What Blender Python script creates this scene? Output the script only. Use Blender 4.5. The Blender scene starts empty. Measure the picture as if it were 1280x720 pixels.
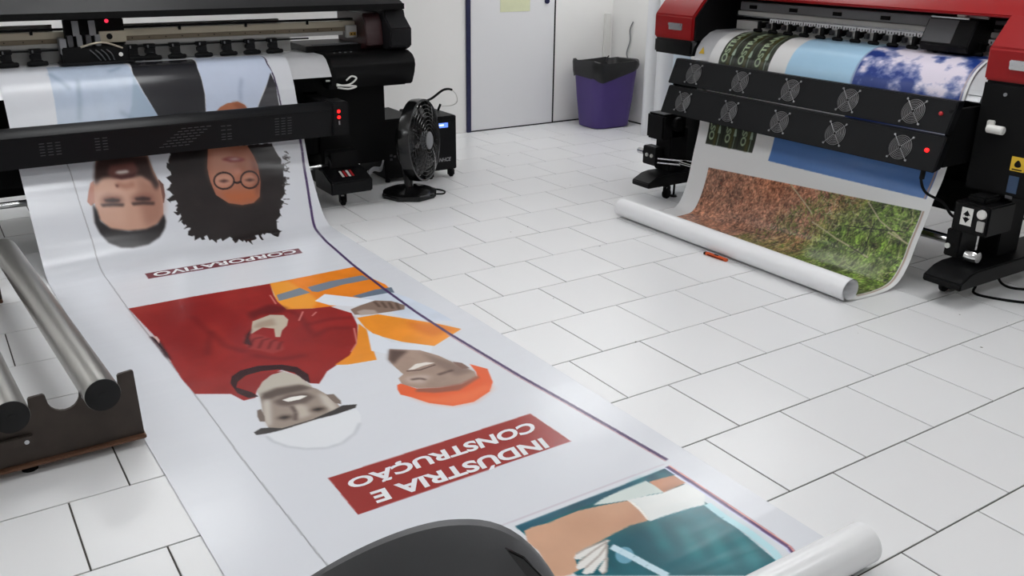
import bpy, bmesh, math, random
import numpy as np
from mathutils import Vector, Matrix
from mathutils.bvhtree import BVHTree

rnd = random.Random(7)
SC = bpy.context.scene
COL = SC.collection

# ------------------------------------------------------------------ camera, world, exposure
CAM = Vector((0.0, 0.0, 1.69968))
RIGHT = Vector((0.83817269, -0.54530994, 0.01017921))
UP = Vector((0.18665441, 0.30433521, 0.93409861))
FWD = Vector((0.51247114, 0.78103595, -0.35686997))
FPX = 1131.68
cd = bpy.data.cameras.new('camera'); cam = bpy.data.objects.new('camera', cd); COL.objects.link(cam)
cd.sensor_width = 36.0; cd.lens = 36.0 * FPX / 1280.0; cd.clip_start = 0.02
cam.matrix_world = Matrix(((RIGHT.x, UP.x, -FWD.x, CAM.x), (RIGHT.y, UP.y, -FWD.y, CAM.y), (RIGHT.z, UP.z, -FWD.z, CAM.z), (0, 0, 0, 1)))
SC.camera = cam
w = bpy.data.worlds.new('world'); SC.world = w; w.use_nodes = True
w.node_tree.nodes['Background'].inputs[0].default_value = (0.8, 0.86, 1.0, 1)
w.node_tree.nodes['Background'].inputs[1].default_value = 0.15
vs = SC.view_settings
vs.view_transform = 'Standard'; vs.look = 'None'; vs.gamma = 1.0; vs.use_curve_mapping = False
vs.exposure = 0.0
LAMP = 9.0           # emission of the ceiling panels

def ray(px):
    return (FWD + RIGHT * ((px[0] - 640) / FPX) - UP * ((px[1] - 360) / FPX))
def unp(px, ax, v):
    d = ray(px); k = 'xyz'.index(ax)
    return CAM + d * ((v - CAM[k]) / d[k])

# ------------------------------------------------------------------ materials
def lin(c):
    return tuple((x / 12.92 if x <= 0.04045 else ((x + 0.055) / 1.055) ** 2.4) for x in (v / 255.0 for v in c))
MATS = {}
def mat(name, rgb, rough=0.5, metal=0.0, var=0.06, scale=18.0, bump=0.0, bscale=180.0, emit=0.0, coat=0.0, spec=0.5, rand=0.0, stretch=None, trans=0.0):
    m = bpy.data.materials.new(name); m.use_nodes = True
    nt = m.node_tree; b = nt.nodes['Principled BSDF']
    base = (*lin(rgb), 1)
    b.inputs['Roughness'].default_value = rough; b.inputs['Metallic'].default_value = metal
    b.inputs['Specular IOR Level'].default_value = spec
    b.inputs['Coat Weight'].default_value = coat
    if trans: b.inputs['Transmission Weight'].default_value = trans
    tc = nt.nodes.new('ShaderNodeTexCoord'); n = nt.nodes.new('ShaderNodeTexNoise')
    n.inputs['Scale'].default_value = scale; n.inputs['Detail'].default_value = 3
    src = tc.outputs['Object']
    if stretch:
        mp = nt.nodes.new('ShaderNodeMapping'); mp.inputs['Scale'].default_value = stretch
        nt.links.new(src, mp.inputs[0]); src = mp.outputs[0]
    nt.links.new(src, n.inputs['Vector'])
    r = nt.nodes.new('ShaderNodeMapRange')
    r.inputs[3].default_value = 1 - var; r.inputs[4].default_value = 1 + var
    nt.links.new(n.outputs['Fac'], r.inputs[0])
    mul = nt.nodes.new('ShaderNodeVectorMath'); mul.operation = 'SCALE'
    mul.inputs[0].default_value = base[:3]
    nt.links.new(r.outputs[0], mul.inputs['Scale'])
    out = mul.outputs[0]
    if rand:
        oi = nt.nodes.new('ShaderNodeObjectInfo'); r2 = nt.nodes.new('ShaderNodeMapRange')
        r2.inputs[3].default_value = 1 - rand; r2.inputs[4].default_value = 1 + rand
        nt.links.new(oi.outputs['Random'], r2.inputs[0])
        m2 = nt.nodes.new('ShaderNodeVectorMath'); m2.operation = 'SCALE'
        nt.links.new(out, m2.inputs[0]); nt.links.new(r2.outputs[0], m2.inputs['Scale']); out = m2.outputs[0]
    nt.links.new(out, b.inputs['Base Color'])
    if bump:
        n2 = nt.nodes.new('ShaderNodeTexNoise'); n2.inputs['Scale'].default_value = bscale
        bp = nt.nodes.new('ShaderNodeBump'); bp.inputs['Strength'].default_value = bump; bp.inputs['Distance'].default_value = 0.002
        nt.links.new(src, n2.inputs['Vector']); nt.links.new(n2.outputs['Fac'], bp.inputs['Height']); nt.links.new(bp.outputs[0], b.inputs['Normal'])
    if emit:
        b.inputs['Emission Color'].default_value = base; b.inputs['Emission Strength'].default_value = emit
    MATS[name] = m
    return m
mat('grout', (74, 70, 66), .9, var=.25)
mat('wall', (236, 235, 233), .6, var=.02, scale=3, bump=.05)
mat('ceiling', (235, 235, 233), .8, var=.02)
mat('door', (224, 224, 226), .5, var=.02, scale=2)
mat('gap', (8, 8, 9), .8)
mat('navy', (22, 24, 66), .45)
mat('black', (11, 11, 12), .42, var=.15, bump=.05, spec=.16)
mat('black_matte', (9, 9, 10), .65, var=.15, spec=.16)
mat('black_gloss', (14, 14, 15), .18, var=.05)
mat('black_fine', (15, 15, 17), .38, var=.08, bump=.08, spec=.16)
mat('charcoal', (26, 26, 28), .5, var=.08, spec=.16)
mat('panel_black', (9, 10, 13), .45, var=.08, spec=.16)
mat('dark_grey', (70, 70, 73), .5)
mat('grey', (128, 129, 132), .45)
mat('light_grey', (176, 175, 172), .5, var=.03)
mat('beam', (176, 168, 150), .38, .55, var=.06, scale=8)
mat('beam_brown', (112, 101, 84), .4, .45, var=.1)
mat('grille', (140, 140, 142), .4, .7)
mat('silver', (196, 197, 200), .26, .85, var=.04, scale=40, stretch=(40, 1, 40))
mat('platen', (205, 206, 209), .3, .25, var=.03)
mat('chrome', (215, 215, 215), .12, 1.0)
mat('tube', (168, 166, 162), .33, .9, var=.1, scale=30, stretch=(1, .05, 1))
mat('bracket', (66, 58, 53), .5, .55, var=.28, scale=14, bump=.1)
mat('bracket_edge', (105, 74, 56), .5, .45, var=.25, scale=20)
mat('red', (140, 14, 18), .38, var=.04, spec=.3)
mat('burgundy', (44, 11, 15), .45, var=.08)
mat('white_plastic', (222, 221, 217), .45, var=.02)
mat('paper', (226, 227, 230), .5, var=.015)
mat('pale_film', (196, 208, 220), .3, var=.03)
mat('yellow', (218, 178, 40), .5)
mat('pale_yellow', (214, 217, 182), .7)
mat('orange', (214, 88, 32), .42)
mat('purple', (70, 50, 118), .42, var=.06, scale=6)
mat('bag', (20, 20, 21), .3, var=.2, bump=.5, bscale=25)
mat('led', (255, 24, 24), .3, emit=3.0)
mat('led_dull', (176, 30, 36), .3)
mat('led_pink', (230, 40, 70), .3, emit=1.5)
mat('lcd', (92, 128, 235), .3, emit=1.3)
mat('lcd_text', (205, 222, 255), .3, emit=1.5)
mat('blue_glass', (40, 66, 96), .2)
mat('gold', (176, 138, 62), .4, .3)
mat('lamp_white', (235, 235, 235), .5)
mat('panel_light', (249, 251, 252), .4, emit=LAMP, var=.01)
mat('letter', (226, 226, 229), .45)
mat('letter_grey', (150, 150, 152), .4)
mat('chair_shell', (88, 88, 90), .45, var=.08, bump=.12, bscale=260, spec=.35)

# white glazed tile: faint clouding, sparse dark scuffs
def tile_material():
    m = mat('tile', (226, 226, 227), .28, spec=.4, var=.012, scale=2.2, rand=.018)
    nt = m.node_tree; b = nt.nodes['Principled BSDF']
    old = b.inputs['Base Color'].links[0].from_socket
    geo = nt.nodes.new('ShaderNodeNewGeometry')
    # tiny scattered specks of dirt
    v = nt.nodes.new('ShaderNodeTexVoronoi'); v.inputs['Scale'].default_value = 7.0
    nt.links.new(geo.outputs['Position'], v.inputs['Vector'])
    sp_ = nt.nodes.new('ShaderNodeSeparateColor'); nt.links.new(v.outputs['Color'], sp_.inputs[0])
    th = nt.nodes.new('ShaderNodeMapRange'); th.inputs[1].default_value = .35; th.inputs[2].default_value = 1.0; th.inputs[3].default_value = 0.0; th.inputs[4].default_value = .05
    nt.links.new(sp_.outputs[0], th.inputs[0])
    lt = nt.nodes.new('ShaderNodeMath'); lt.operation = 'LESS_THAN'
    nt.links.new(v.outputs['Distance'], lt.inputs[0]); nt.links.new(th.outputs[0], lt.inputs[1])
    mx = nt.nodes.new('ShaderNodeMix'); mx.data_type = 'RGBA'
    mx.inputs[7].default_value = (*lin((120, 114, 106)), 1)
    nt.links.new(lt.outputs[0], mx.inputs[0]); nt.links.new(old, mx.inputs[6]); nt.links.new(mx.outputs[2], b.inputs['Base Color'])
tile_material()

def print_material(name, rough):
    m = bpy.data.materials.new(name); m.use_nodes = True
    nt = m.node_tree; b = nt.nodes['Principled BSDF']
    a = nt.nodes.new('ShaderNodeAttribute'); a.attribute_name = 'ink'
    nt.links.new(a.outputs['Color'], b.inputs['Base Color'])
    b.inputs['Roughness'].default_value = rough; b.inputs['Specular IOR Level'].default_value = .38
    n = nt.nodes.new('ShaderNodeTexNoise'); n.inputs['Scale'].default_value = 5
    tc = nt.nodes.new('ShaderNodeTexCoord'); mp = nt.nodes.new('ShaderNodeMapping'); mp.inputs['Scale'].default_value = (.25, 1.6, 1.6)
    nt.links.new(tc.outputs['Object'], mp.inputs[0]); nt.links.new(mp.outputs[0], n.inputs['Vector'])
    bp = nt.nodes.new('ShaderNodeBump'); bp.inputs['Strength'].default_value = .25; bp.inputs['Distance'].default_value = .01
    nt.links.new(n.outputs['Fac'], bp.inputs['Height']); nt.links.new(bp.outputs[0], b.inputs['Normal'])
    MATS[name] = m
print_material('print_left', .21)
print_material('print_right', .3)

# ------------------------------------------------------------------ mesh builder
class MB:
    def __init__(s): s.v = []; s.f = []
    def add(s, vs_, fs):
        o = len(s.v); s.v += [tuple(p) for p in vs_]; s.f += [tuple(i + o for i in f) for f in fs]; return s
    def box(s, x0, x1, y0, y1, z0, z1, fn=None):
        vs_ = [(x, y, z) for x in (x0, x1) for y in (y0, y1) for z in (z0, z1)]
        if fn: vs_ = [fn(p) for p in vs_]
        return s.add(vs_, [(0, 1, 3, 2), (4, 6, 7, 5), (0, 4, 5, 1), (2, 3, 7, 6), (0, 2, 6, 4), (1, 5, 7, 3)])
    def prism(s, prof, ax, a0, a1, fn=None):
        # prof: 2-D polygon; ax 'x' -> prof is (y,z); ax 'y' -> (x,z); ax 'z' -> (x,y)
        n = len(prof)
        def P(p, a):
            return {'x': (a, p[0], p[1]), 'y': (p[0], a, p[1]), 'z': (p[0], p[1], a)}[ax]
        vs_ = [P(p, a0) for p in prof] + [P(p, a1) for p in prof]
        if fn: vs_ = [fn(p) for p in vs_]
        fs = [(i, (i + 1) % n, n + (i + 1) % n, n + i) for i in range(n)]
        fs += [tuple(range(n - 1, -1, -1)), tuple(range(n, 2 * n))]
        return s.add(vs_, fs)
    def cyl(s, p0, p1, r0, r1=None, n=20, caps=True):
        p0 = Vector(p0); p1 = Vector(p1); r1 = r0 if r1 is None else r1
        d = (p1 - p0).normalized(); a = d.orthogonal().normalized(); b = d.cross(a)
        vs_ = []
        for p, r in ((p0, r0), (p1, r1)):
            for i in range(n):
                t = 2 * math.pi * i / n; vs_.append(p + a * (math.cos(t) * r) + b * (math.sin(t) * r))
        fs = [(i, (i + 1) % n, n + (i + 1) % n, n + i) for i in range(n)]
        if caps: fs += [tuple(range(n - 1, -1, -1)), tuple(range(n, 2 * n))]
        return s.add(vs_, fs)
    def lathe(s, prof, c, ax=(0, 0, 1), n=28):
        # prof: list of (r, h) along axis
        c = Vector(c); d = Vector(ax).normalized(); a = d.orthogonal().normalized(); b = d.cross(a)
        vs_ = [c + d * h + a * (math.cos(2 * math.pi * i / n) * r) + b * (math.sin(2 * math.pi * i / n) * r) for r, h in prof for i in range(n)]
        fs = []
        for k in range(len(prof) - 1):
            for i in range(n):
                j = (i + 1) % n; fs.append((k * n + i, k * n + j, (k + 1) * n + j, (k + 1) * n + i))
        return s.add(vs_, fs)
    def path(s, pts, r, n=8, closed=False):
        pts = [Vector(p) for p in pts]; m = len(pts); vs_ = []; prev = None
        for i, p in enumerate(pts):
            if closed: t = pts[(i + 1) % m] - pts[i - 1]
            else: t = pts[min(i + 1, m - 1)] - pts[max(i - 1, 0)]
            t.normalize()
            if prev is None: a = t.orthogonal().normalized()
            else:
                a = prev - t * prev.dot(t)
                a = a.normalized() if a.length > 1e-6 else t.orthogonal().normalized()
            prev = a; b = t.cross(a)
            for k in range(n):
                q = 2 * math.pi * k / n; vs_.append(p + a * (math.cos(q) * r) + b * (math.sin(q) * r))
        fs = []
        for i in range(m if closed else m - 1):
            j = (i + 1) % m
            for k in range(n):
                l = (k + 1) % n; fs.append((i * n + k, i * n + l, j * n + l, j * n + k))
        if not closed: fs += [tuple(range(n - 1, -1, -1)), tuple(range((m - 1) * n, m * n))]
        return s.add(vs_, fs)
    def ring(s, c, nrm, R, r, n=28, k=6):
        c = Vector(c); d = Vector(nrm).normalized(); a = d.orthogonal().normalized(); b = d.cross(a)
        return s.path([c + a * (math.cos(2 * math.pi * i / n) * R) + b * (math.sin(2 * math.pi * i / n) * R) for i in range(n)], r, k, True)
    def build(s, name, m, parent=None, bevel=0.0, seg=2, base=None):
        if base is None: base = BASE.get(parent.name, Vector()) if parent else Vector()
        me = bpy.data.meshes.new(name)
        me.from_pydata([tuple(Vector(p) - base) for p in s.v], [], s.f)
        bm = bmesh.new(); bm.from_mesh(me)
        bmesh.ops.remove_doubles(bm, verts=bm.verts, dist=1e-6)
        bmesh.ops.recalc_face_normals(bm, faces=bm.faces)
        if bevel:
            es = [e for e in bm.edges if len(e.link_faces) == 2 and e.calc_face_angle(0) > .5]
            bmesh.ops.bevel(bm, geom=es, offset=bevel, segments=seg, affect='EDGES', clamp_overlap=True)
        bm.to_mesh(me); bm.free()
        me.materials.append(MATS[m])
        for p in me.polygons: p.use_smooth = True
        me.set_sharp_from_angle(angle=math.radians(38))
        o = bpy.data.objects.new(name, me); COL.objects.link(o)
        if parent: o.parent = parent
        else: o.location = base
        BASE[o.name] = base
        return o
BASE = {}
def thing(name, loc, label, cat, group=None):
    o = bpy.data.objects.new(name, None); COL.objects.link(o); o.location = loc; o.empty_display_size = .1
    o['label'] = label; o['category'] = cat
    if group: o['group'] = group
    BASE[o.name] = Vector(loc)
    return o
def tag(o, label, cat, group=None):
    o['label'] = label; o['category'] = cat
    if group: o['group'] = group
    return o
def struct(o): o['kind'] = 'structure'; return o
def B(*a, **k): return MB().box(*a, **k)
def smooth(pts, n=8):
    # Catmull-Rom through points
    P = [Vector(p) for p in pts]; out = []
    for i in range(len(P) - 1):
        p0 = P[i - 1] if i else P[0] * 2 - P[1]; p1 = P[i]; p2 = P[i + 1]; p3 = P[i + 2] if i + 2 < len(P) else P[-1] * 2 - P[-2]
        for k in range(n):
            t = k / n
            out.append(.5 * ((2 * p1) + (p2 - p0) * t + (2 * p0 - 5 * p1 + 4 * p2 - p3) * t * t + (3 * p1 - p0 - 3 * p2 + p3) * t ** 3))
    return out + [P[-1]]

# ------------------------------------------------------------------ room shell
X0, X1, Y0, Y1, ZC = -3.2, 6.06, -2.6, 7.43, 2.85
floor = struct(B(X0 - .2, X1 + .2, Y0 - .2, Y1 + .2, -.12, -.0045).build('floor', 'grout'))
struct(B(X0 - .2, X1 + .2, Y1, Y1 + .15, 0, ZC).build('wall_back', 'wall'))
struct(B(X1, X1 + .15, Y0, Y1, 0, ZC).build('wall_right', 'wall'))
struct(B(X0 - .15, X0, Y0, Y1, 0, ZC).build('wall_left', 'wall'))
struct(B(X0 - .2, X1 + .2, Y0 - .15, Y0, 0, ZC).build('wall_front', 'wall'))
struct(B(X0 - .2, X1 + .2, Y0 - .2, Y1 + .2, ZC, ZC + .1).build('ceiling', 'ceiling'))
struct(B(4.335, 4.378, Y1 - .022, Y1 - .001, 0, 2.2).build('trim_1', 'navy', bevel=.003))
struct(B(5.345, X1 - .005, Y1 - .006, Y1 - .001, 0.0, .012).build('baseboard_back', 'gap'))
struct(B(X1 - .006, X1 - .001, Y0 + .01, Y1 - .01, 0.0, .012).build('baseboard_right', 'gap'))

# tiles
T = .40; YL5 = 7.11428 * T
def off(r):
    if r % 2 == 0:
        tab = {2: .853, 4: .889, 6: .949, 8: 1.03}
        o_ = tab.get(r, .853 + .0207 * (r - 2) if r < 2 else 1.03 + .035 * (r - 8))
    else:
        tab = {3: .391, 5: .420, 7: .4935}
        o_ = tab.get(r, .391 + .0207 * (r - 3) if r < 3 else .4935 + .035 * (r - 7))
    return o_ % 1.0
gapw = .0058
tb = bmesh.new()
h = T / 2 - gapw / 2
for z_, hh in ((-.004, h), (-.0012, h), (0, h - .0012)):
    for sx, sy in ((-1, -1), (1, -1), (1, 1), (-1, 1)): tb.verts.new((sx * hh, sy * hh, z_))
tb.verts.ensure_lookup_table()
for k in (0, 1):
    for i in range(4): tb.faces.new([tb.verts[j] for j in (k * 4 + i, k * 4 + (i + 1) % 4, k * 4 + 4 + (i + 1) % 4, k * 4 + 4 + i)])
tb.faces.new([tb.verts[j] for j in (8, 9, 10, 11)])
tile_me = bpy.data.meshes.new('tile'); tb.to_mesh(tile_me); tb.free(); tile_me.materials.append(MATS['tile'])
cells = []
for r in range(-12, 16):
    yc = YL5 - (r - 5) * T - T / 2
    if yc - T / 2 < Y0 - .1 or yc - T / 2 > Y1: continue
    for c in range(-9, 17):
        xc = (c + off(r)) * T + T / 2
        if xc - T / 2 > X1 or xc + T / 2 < X0: continue
        d = Vector((xc, yc, 0)) - CAM; z = d.dot(FWD)
        vis = False
        if z > .3:
            for ox, oy in ((-.5, -.5), (.5, -.5), (.5, .5), (-.5, .5), (0, 0)):
                q = d + Vector((ox * T, oy * T, 0)); zz = q.dot(FWD)
                if zz > .2 and abs(q.dot(RIGHT) / zz * FPX) < 640 and abs(q.dot(UP) / zz * FPX) < 360: vis = True
        cells.append((not vis, z, xc, yc))
cells.sort()
rest = MB()
for i, (hid, z, xc, yc) in enumerate(cells):
    if not hid and i < 300:
        o = bpy.data.objects.new('tile', tile_me); COL.objects.link(o); o.parent = floor
        o.location = (xc, yc, rnd.uniform(-.0004, .0004)); o.rotation_euler = (0, 0, rnd.uniform(-.002, .002))
    else:
        rest.box(xc - h, xc + h, max(yc - h, Y0), min(yc + h, Y1), -.004, 0)
ro = rest.build('outer_tiles', 'tile', floor); ro['kind'] = 'stuff'

# door
d1 = struct(B(4.382, 5.322, Y1 - .014, Y1 - .001, .012, 2.12).build('door_1', 'door', bevel=.002))
B(5.325, 5.342, Y1 - .01, Y1 - .001, .0, 2.12).build('edge_gap', 'gap', d1)
B(4.38, 5.34, Y1 - .01, Y1 - .001, .0, .011).build('bottom_gap', 'gap', d1)
MB().cyl((5.228, Y1 - .014, 1.178), (5.228, Y1 - .03, 1.178), .026, n=24).build('lock_plate', 'navy', d1, bevel=.002)
tag(B(4.70, 5.033, Y1 - .0165, Y1 - .015, 1.09, 1.42).build('notice_paper', 'pale_yellow'), 'pale yellow paper notice fixed to the grey door', 'paper')
tag(B(5.945, 6.02, Y1 - .03, Y1 - .001, .35, 1.04).build('cable_duct', 'white_plastic', bevel=.004), 'white plastic cable duct on the wall above the purple bin', 'cable duct')
def cable(name, pts, r, m, label, n=8):
    o = MB().path(smooth(pts, 8), r, n).build(name, m); tag(o, label, 'cable'); return o
cable('wall_cable', [(X1 - .012, 7.10, .98), (X1 - .012, 7.14, .9), (X1 - .012, 7.13, .8), (X1 - .012, 7.17, .68), (X1 - .012, 7.15, .62)], .006, 'grey', 'thin grey wire hanging on the wall right of the cable duct')
cable('wall_cable', [(X1 - .012, 6.73, .84), (X1 - .012, 6.75, .76), (X1 - .012, 6.82, .70), (X1 - .012, 6.87, .65), (X1 - .012, 6.86, .58)], .006, 'dark_grey', 'dark bent wire sticking out of the wall behind the purple bin')

# ceiling lamps (above the frame, they light the room)
def ceiling_light(x, y, label):
    t = thing('ceiling_light', (x, y, ZC), label, 'ceiling light', 'square diffuser ceiling lights')
    m = MB()
    for x0, x1, y0, y1 in ((-.63, .63, -.33, -.30), (-.63, .63, .30, .33), (-.63, -.60, -.30, .30), (.60, .63, -.30, .30)): m.box(x + x0, x + x1, y + y0, y + y1, ZC - .05, ZC)
    m.build('frame', 'lamp_white', t)
    B(x - .60, x + .60, y - .30, y + .30, ZC - .04, ZC - .03).build('diffuser', 'panel_light', t)
spots = ['left of the office chair', 'right above the office chair', 'above the tiles nearest the roll end', 'over the floor left of the rack', 'above the rolled banner end', 'above the bare tiles',
         'above the tube rack', 'above the laid out banner', 'above the red printer', 'at the far left corner', 'above the black printer', 'above the purple bin']
k_ = 0
for y in (0.2, 2.5, 4.7, 6.6):
    for x in (-1.7, 1.1, 3.9):
        if x > 3 and y > 4: x = 5.3
        if not (x < 0 and y < 4): ceiling_light(x, y, 'white diffuser ceiling light ' + spots[k_])
        k_ += 1

# ------------------------------------------------------------------ printed sheets
def catmull(pts, n=14):
    P = np.array(pts, float); out = []
    for i in range(len(P) - 1):
        p0 = P[i - 1] if i else 2 * P[0] - P[1]; p1 = P[i]; p2 = P[i + 1]; p3 = P[i + 2] if i + 2 < len(P) else 2 * P[-1] - P[-2]
        for k in range(n):
            t = k / n
            out.append(.5 * ((2 * p1) + (p2 - p0) * t + (2 * p0 - 5 * p1 + 4 * p2 - p3) * t * t + (3 * p1 - p0 - 3 * p2 + p3) * t ** 3))
    out.append(P[-1]); return np.array(out)
def spiral(c, z, r0, r1, turns, n, sgn):
    # starts at the bottom of the roll and winds on; sgn gives the side it climbs
    a = np.linspace(0, turns * 2 * math.pi, n); r = np.linspace(r0, r1, n)
    return np.stack([c + sgn * np.sin(a) * r, z - np.cos(a) * r], 1)
class Sheet:
    """ruled surface between two edge profiles; ax = axis of the ruling; prof point = (other horizontal, z)"""
    def __init__(s, ax, A, Bp, ea, eb, ds, ncol):
        # A, Bp: same length profile polylines for the two edges; ea, eb: position of each edge along the axis
        s.ax = ax
        L = np.concatenate([[0], np.cumsum(np.linalg.norm(np.diff((A + Bp) / 2, axis=0), axis=1))])
        s.len = L[-1]; n = int(L[-1] / ds) + 1; s.s = np.linspace(0, L[-1], n); s.nc = ncol
        ip = lambda v: np.interp(s.s, L, v)
        s.A = np.stack([ip(A[:, 0]), ip(A[:, 1])], 1); s.B = np.stack([ip(Bp[:, 0]), ip(Bp[:, 1])], 1)
        s.ea = ip(ea); s.eb = ip(eb)
        u = np.linspace(0, 1, ncol)[None, :, None]
        pr = s.A[:, None] * (1 - u) + s.B[:, None] * u
        al = (s.ea[:, None] * (1 - u[..., 0]) + s.eb[:, None] * u[..., 0])
        s.P = np.stack([al, pr[..., 0], pr[..., 1]], -1) if ax == 'x' else np.stack([pr[..., 0], al, pr[..., 1]], -1)
        s.n = n
        s.img = np.ones((n, ncol, 3))
        # coarse copy for ray casting
        ri = np.unique(np.linspace(0, n - 1, 260).astype(int)); ci = np.unique(np.linspace(0, ncol - 1, 24).astype(int))
        s.ri, s.ci = ri, ci
        V = s.P[np.ix_(ri, ci)]; m = len(ci); fs = []
        s.tri = []
        for i in range(len(ri) - 1):
            for j in range(m - 1):
                a, b, c, d = i * m + j, i * m + j + 1, (i + 1) * m + j + 1, (i + 1) * m + j
                fs += [(a, b, c), (a, c, d)]; s.tri += [((i, j), (i, j + 1), (i + 1, j + 1)), ((i, j), (i + 1, j + 1), (i + 1, j))]
        s.V = V.reshape(-1, 3); s.F = fs
        s.bvh = BVHTree.FromPolygons([Vector(p) for p in s.V], fs)
    def rc(s, px, smin=None):
        """photo pixel -> (row, col) on the sheet"""
        d = ray(px).normalized(); loc, nrm, idx, dist = s.bvh.ray_cast(CAM, d)
        if idx is None: return None
        a, b, c = (Vector(s.V[k]) for k in s.F[idx])
        from mathutils.geometry import barycentric_transform
        q = [Vector((s.ri[t[0]], s.ci[t[1]], 0)) for t in s.tri[idx]]
        r = barycentric_transform(loc, a, b, c, *q)
        return np.array([r.x, r.y])
    def at(s, r, c, lift=0.0):
        """(row, col) -> 3-D point"""
        r = min(max(r, 0), s.n - 1.001); c = min(max(c, 0), s.nc - 1.001); i, j = int(r), int(c); a, b = r - i, c - j
        p = (s.P[i, j] * (1 - a) + s.P[i + 1, j] * a) * (1 - b) + (s.P[i, j + 1] * (1 - a) + s.P[i + 1, j + 1] * a) * b
        if lift:
            t = s.P[i + 1, j] - s.P[i, j]; w_ = s.P[i, j + 1] - s.P[i, j]; nn = np.cross(t, w_); nn /= np.linalg.norm(nn) + 1e-12
            if np.dot(nn, np.array(CAM) - p) < 0: nn = -nn
            p = p + nn * lift
        return p
    # ---- painting
    def pts(s, L):
        out = [s.rc(p) for p in L]; return np.array([p for p in out if p is not None])
    def cover(s, poly, pad=0, ss=3):
        r0 = max(int(poly[:, 0].min()) - pad - 1, 0); r1 = min(int(poly[:, 0].max()) + pad + 2, s.n)
        c0 = max(int(poly[:, 1].min()) - pad - 1, 0); c1 = min(int(poly[:, 1].max()) + pad + 2, s.nc)
        if r1 <= r0 or c1 <= c0: return None
        k = (np.arange(ss) + .5) / ss - .5
        R = (np.arange(r0, r1)[:, None] + k[None]).ravel(); C = (np.arange(c0, c1)[:, None] + k[None]).ravel()
        ins = np.zeros((len(R), len(C)), bool)
        q = np.roll(poly, -1, 0)
        for (ra, ca), (rb, cb) in zip(poly, q):
            if ra == rb: continue
            m = (ra > R) != (rb > R)
            if not m.any(): continue
            xc = ca + (R[m] - ra) * (cb - ca) / (rb - ra)
            ins[m] ^= (C[None] < xc[:, None])
        cov = ins.reshape(r1 - r0, ss, c1 - c0, ss).mean((1, 3))
        return cov, r0, r1, c0, c1
    def fill_rc(s, poly, col, soft=0, alpha=1.0, noise=0, ss=3):
        if len(poly) < 3: return
        g = s.cover(poly, soft * 2, ss)
        if g is None: return
        cov, r0, r1, c0, c1 = g
        for _ in range(2 if soft else 0): cov = blur(cov, soft)
        cov = (cov * alpha)[..., None]
        if callable(col): cc = col(np.arange(r0, r1)[:, None] * np.ones((1, c1 - c0)), np.ones((r1 - r0, 1)) * np.arange(c0, c1)[None])
        else:
            cc = np.array(col, float)[None, None] * np.ones((r1 - r0, c1 - c0, 1))
        if noise: cc = cc * (1 + noise * (fbm(r1 - r0, c1 - c0, 30, r0 * 7 + c0) - .5)[..., None])
        s.img[r0:r1, c0:c1] = s.img[r0:r1, c0:c1] * (1 - cov) + cc * cov
    def fill(s, L, col, **k): s.fill_rc(s.pts(L), col, **k)
    def line(s, L, w_, col, **k):
        p = s.pts(L)
        for a, b in zip(p[:-1], p[1:]):
            d = b - a; l = np.hypot(*d)
            if l < 1e-6: continue
            nrm = np.array([-d[1], d[0]]) / l * w_ / 2
            s.fill_rc(np.array([a + nrm, b + nrm, b - nrm, a - nrm]), col, **k)
    def ell(s, c, rx, ry, col, rot=0, **k):
        t = np.linspace(0, 2 * math.pi, 25)[:-1]; q = math.radians(rot)
        s.fill([(c[0] + rx * math.cos(a) * math.cos(q) - ry * math.sin(a) * math.sin(q), c[1] + rx * math.cos(a) * math.sin(q) + ry * math.sin(a) * math.cos(q)) for a in t], col, **k)
    def build(s, name, m, base, parent=None):
        n, c = s.n, s.nc
        me = bpy.data.meshes.new(name)
        V = (s.P.reshape(-1, 3) - np.array(base)).astype(np.float32)
        idx = np.arange(n * c).reshape(n, c)
        F = np.stack([idx[:-1, :-1], idx[:-1, 1:], idx[1:, 1:], idx[1:, :-1]], -1).reshape(-1, 4)
        me.vertices.add(len(V)); me.vertices.foreach_set('co', V.ravel())
        me.loops.add(F.size); me.loops.foreach_set('vertex_index', F.ravel().astype(np.int32))
        me.polygons.add(len(F)); me.polygons.foreach_set('loop_start', np.arange(0, F.size, 4, dtype=np.int32))
        me.polygons.foreach_set('use_smooth', np.ones(len(F), bool))
        me.update(calc_edges=True)
        at_ = me.color_attributes.new('ink', 'FLOAT_COLOR', 'POINT')
        im = np.clip(s.img, 0, 255) / 255.0
        ln = np.where(im <= .04045, im / 12.92, ((im + .055) / 1.055) ** 2.4)
        buf = np.ones((n * c, 4), np.float32); buf[:, :3] = ln.reshape(-1, 3)
        at_.data.foreach_set('color', buf.ravel())
        me.materials.append(MATS[m])
        o = bpy.data.objects.new(name, me); COL.objects.link(o)
        if parent: o.parent = parent
        else: o.location = base
        BASE[o.name] = Vector(base)
        return o
def blur(a, k):
    for ax in (0, 1):
        p = np.pad(a, [(k + 1, k) if i == ax else (0, 0) for i in (0, 1)], mode='edge'); c = np.cumsum(p, ax)
        n = a.shape[ax]; a = (np.take(c, np.arange(2 * k + 1, 2 * k + 1 + n), ax) - np.take(c, np.arange(n), ax)) / (2 * k + 1)
    return a
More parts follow.
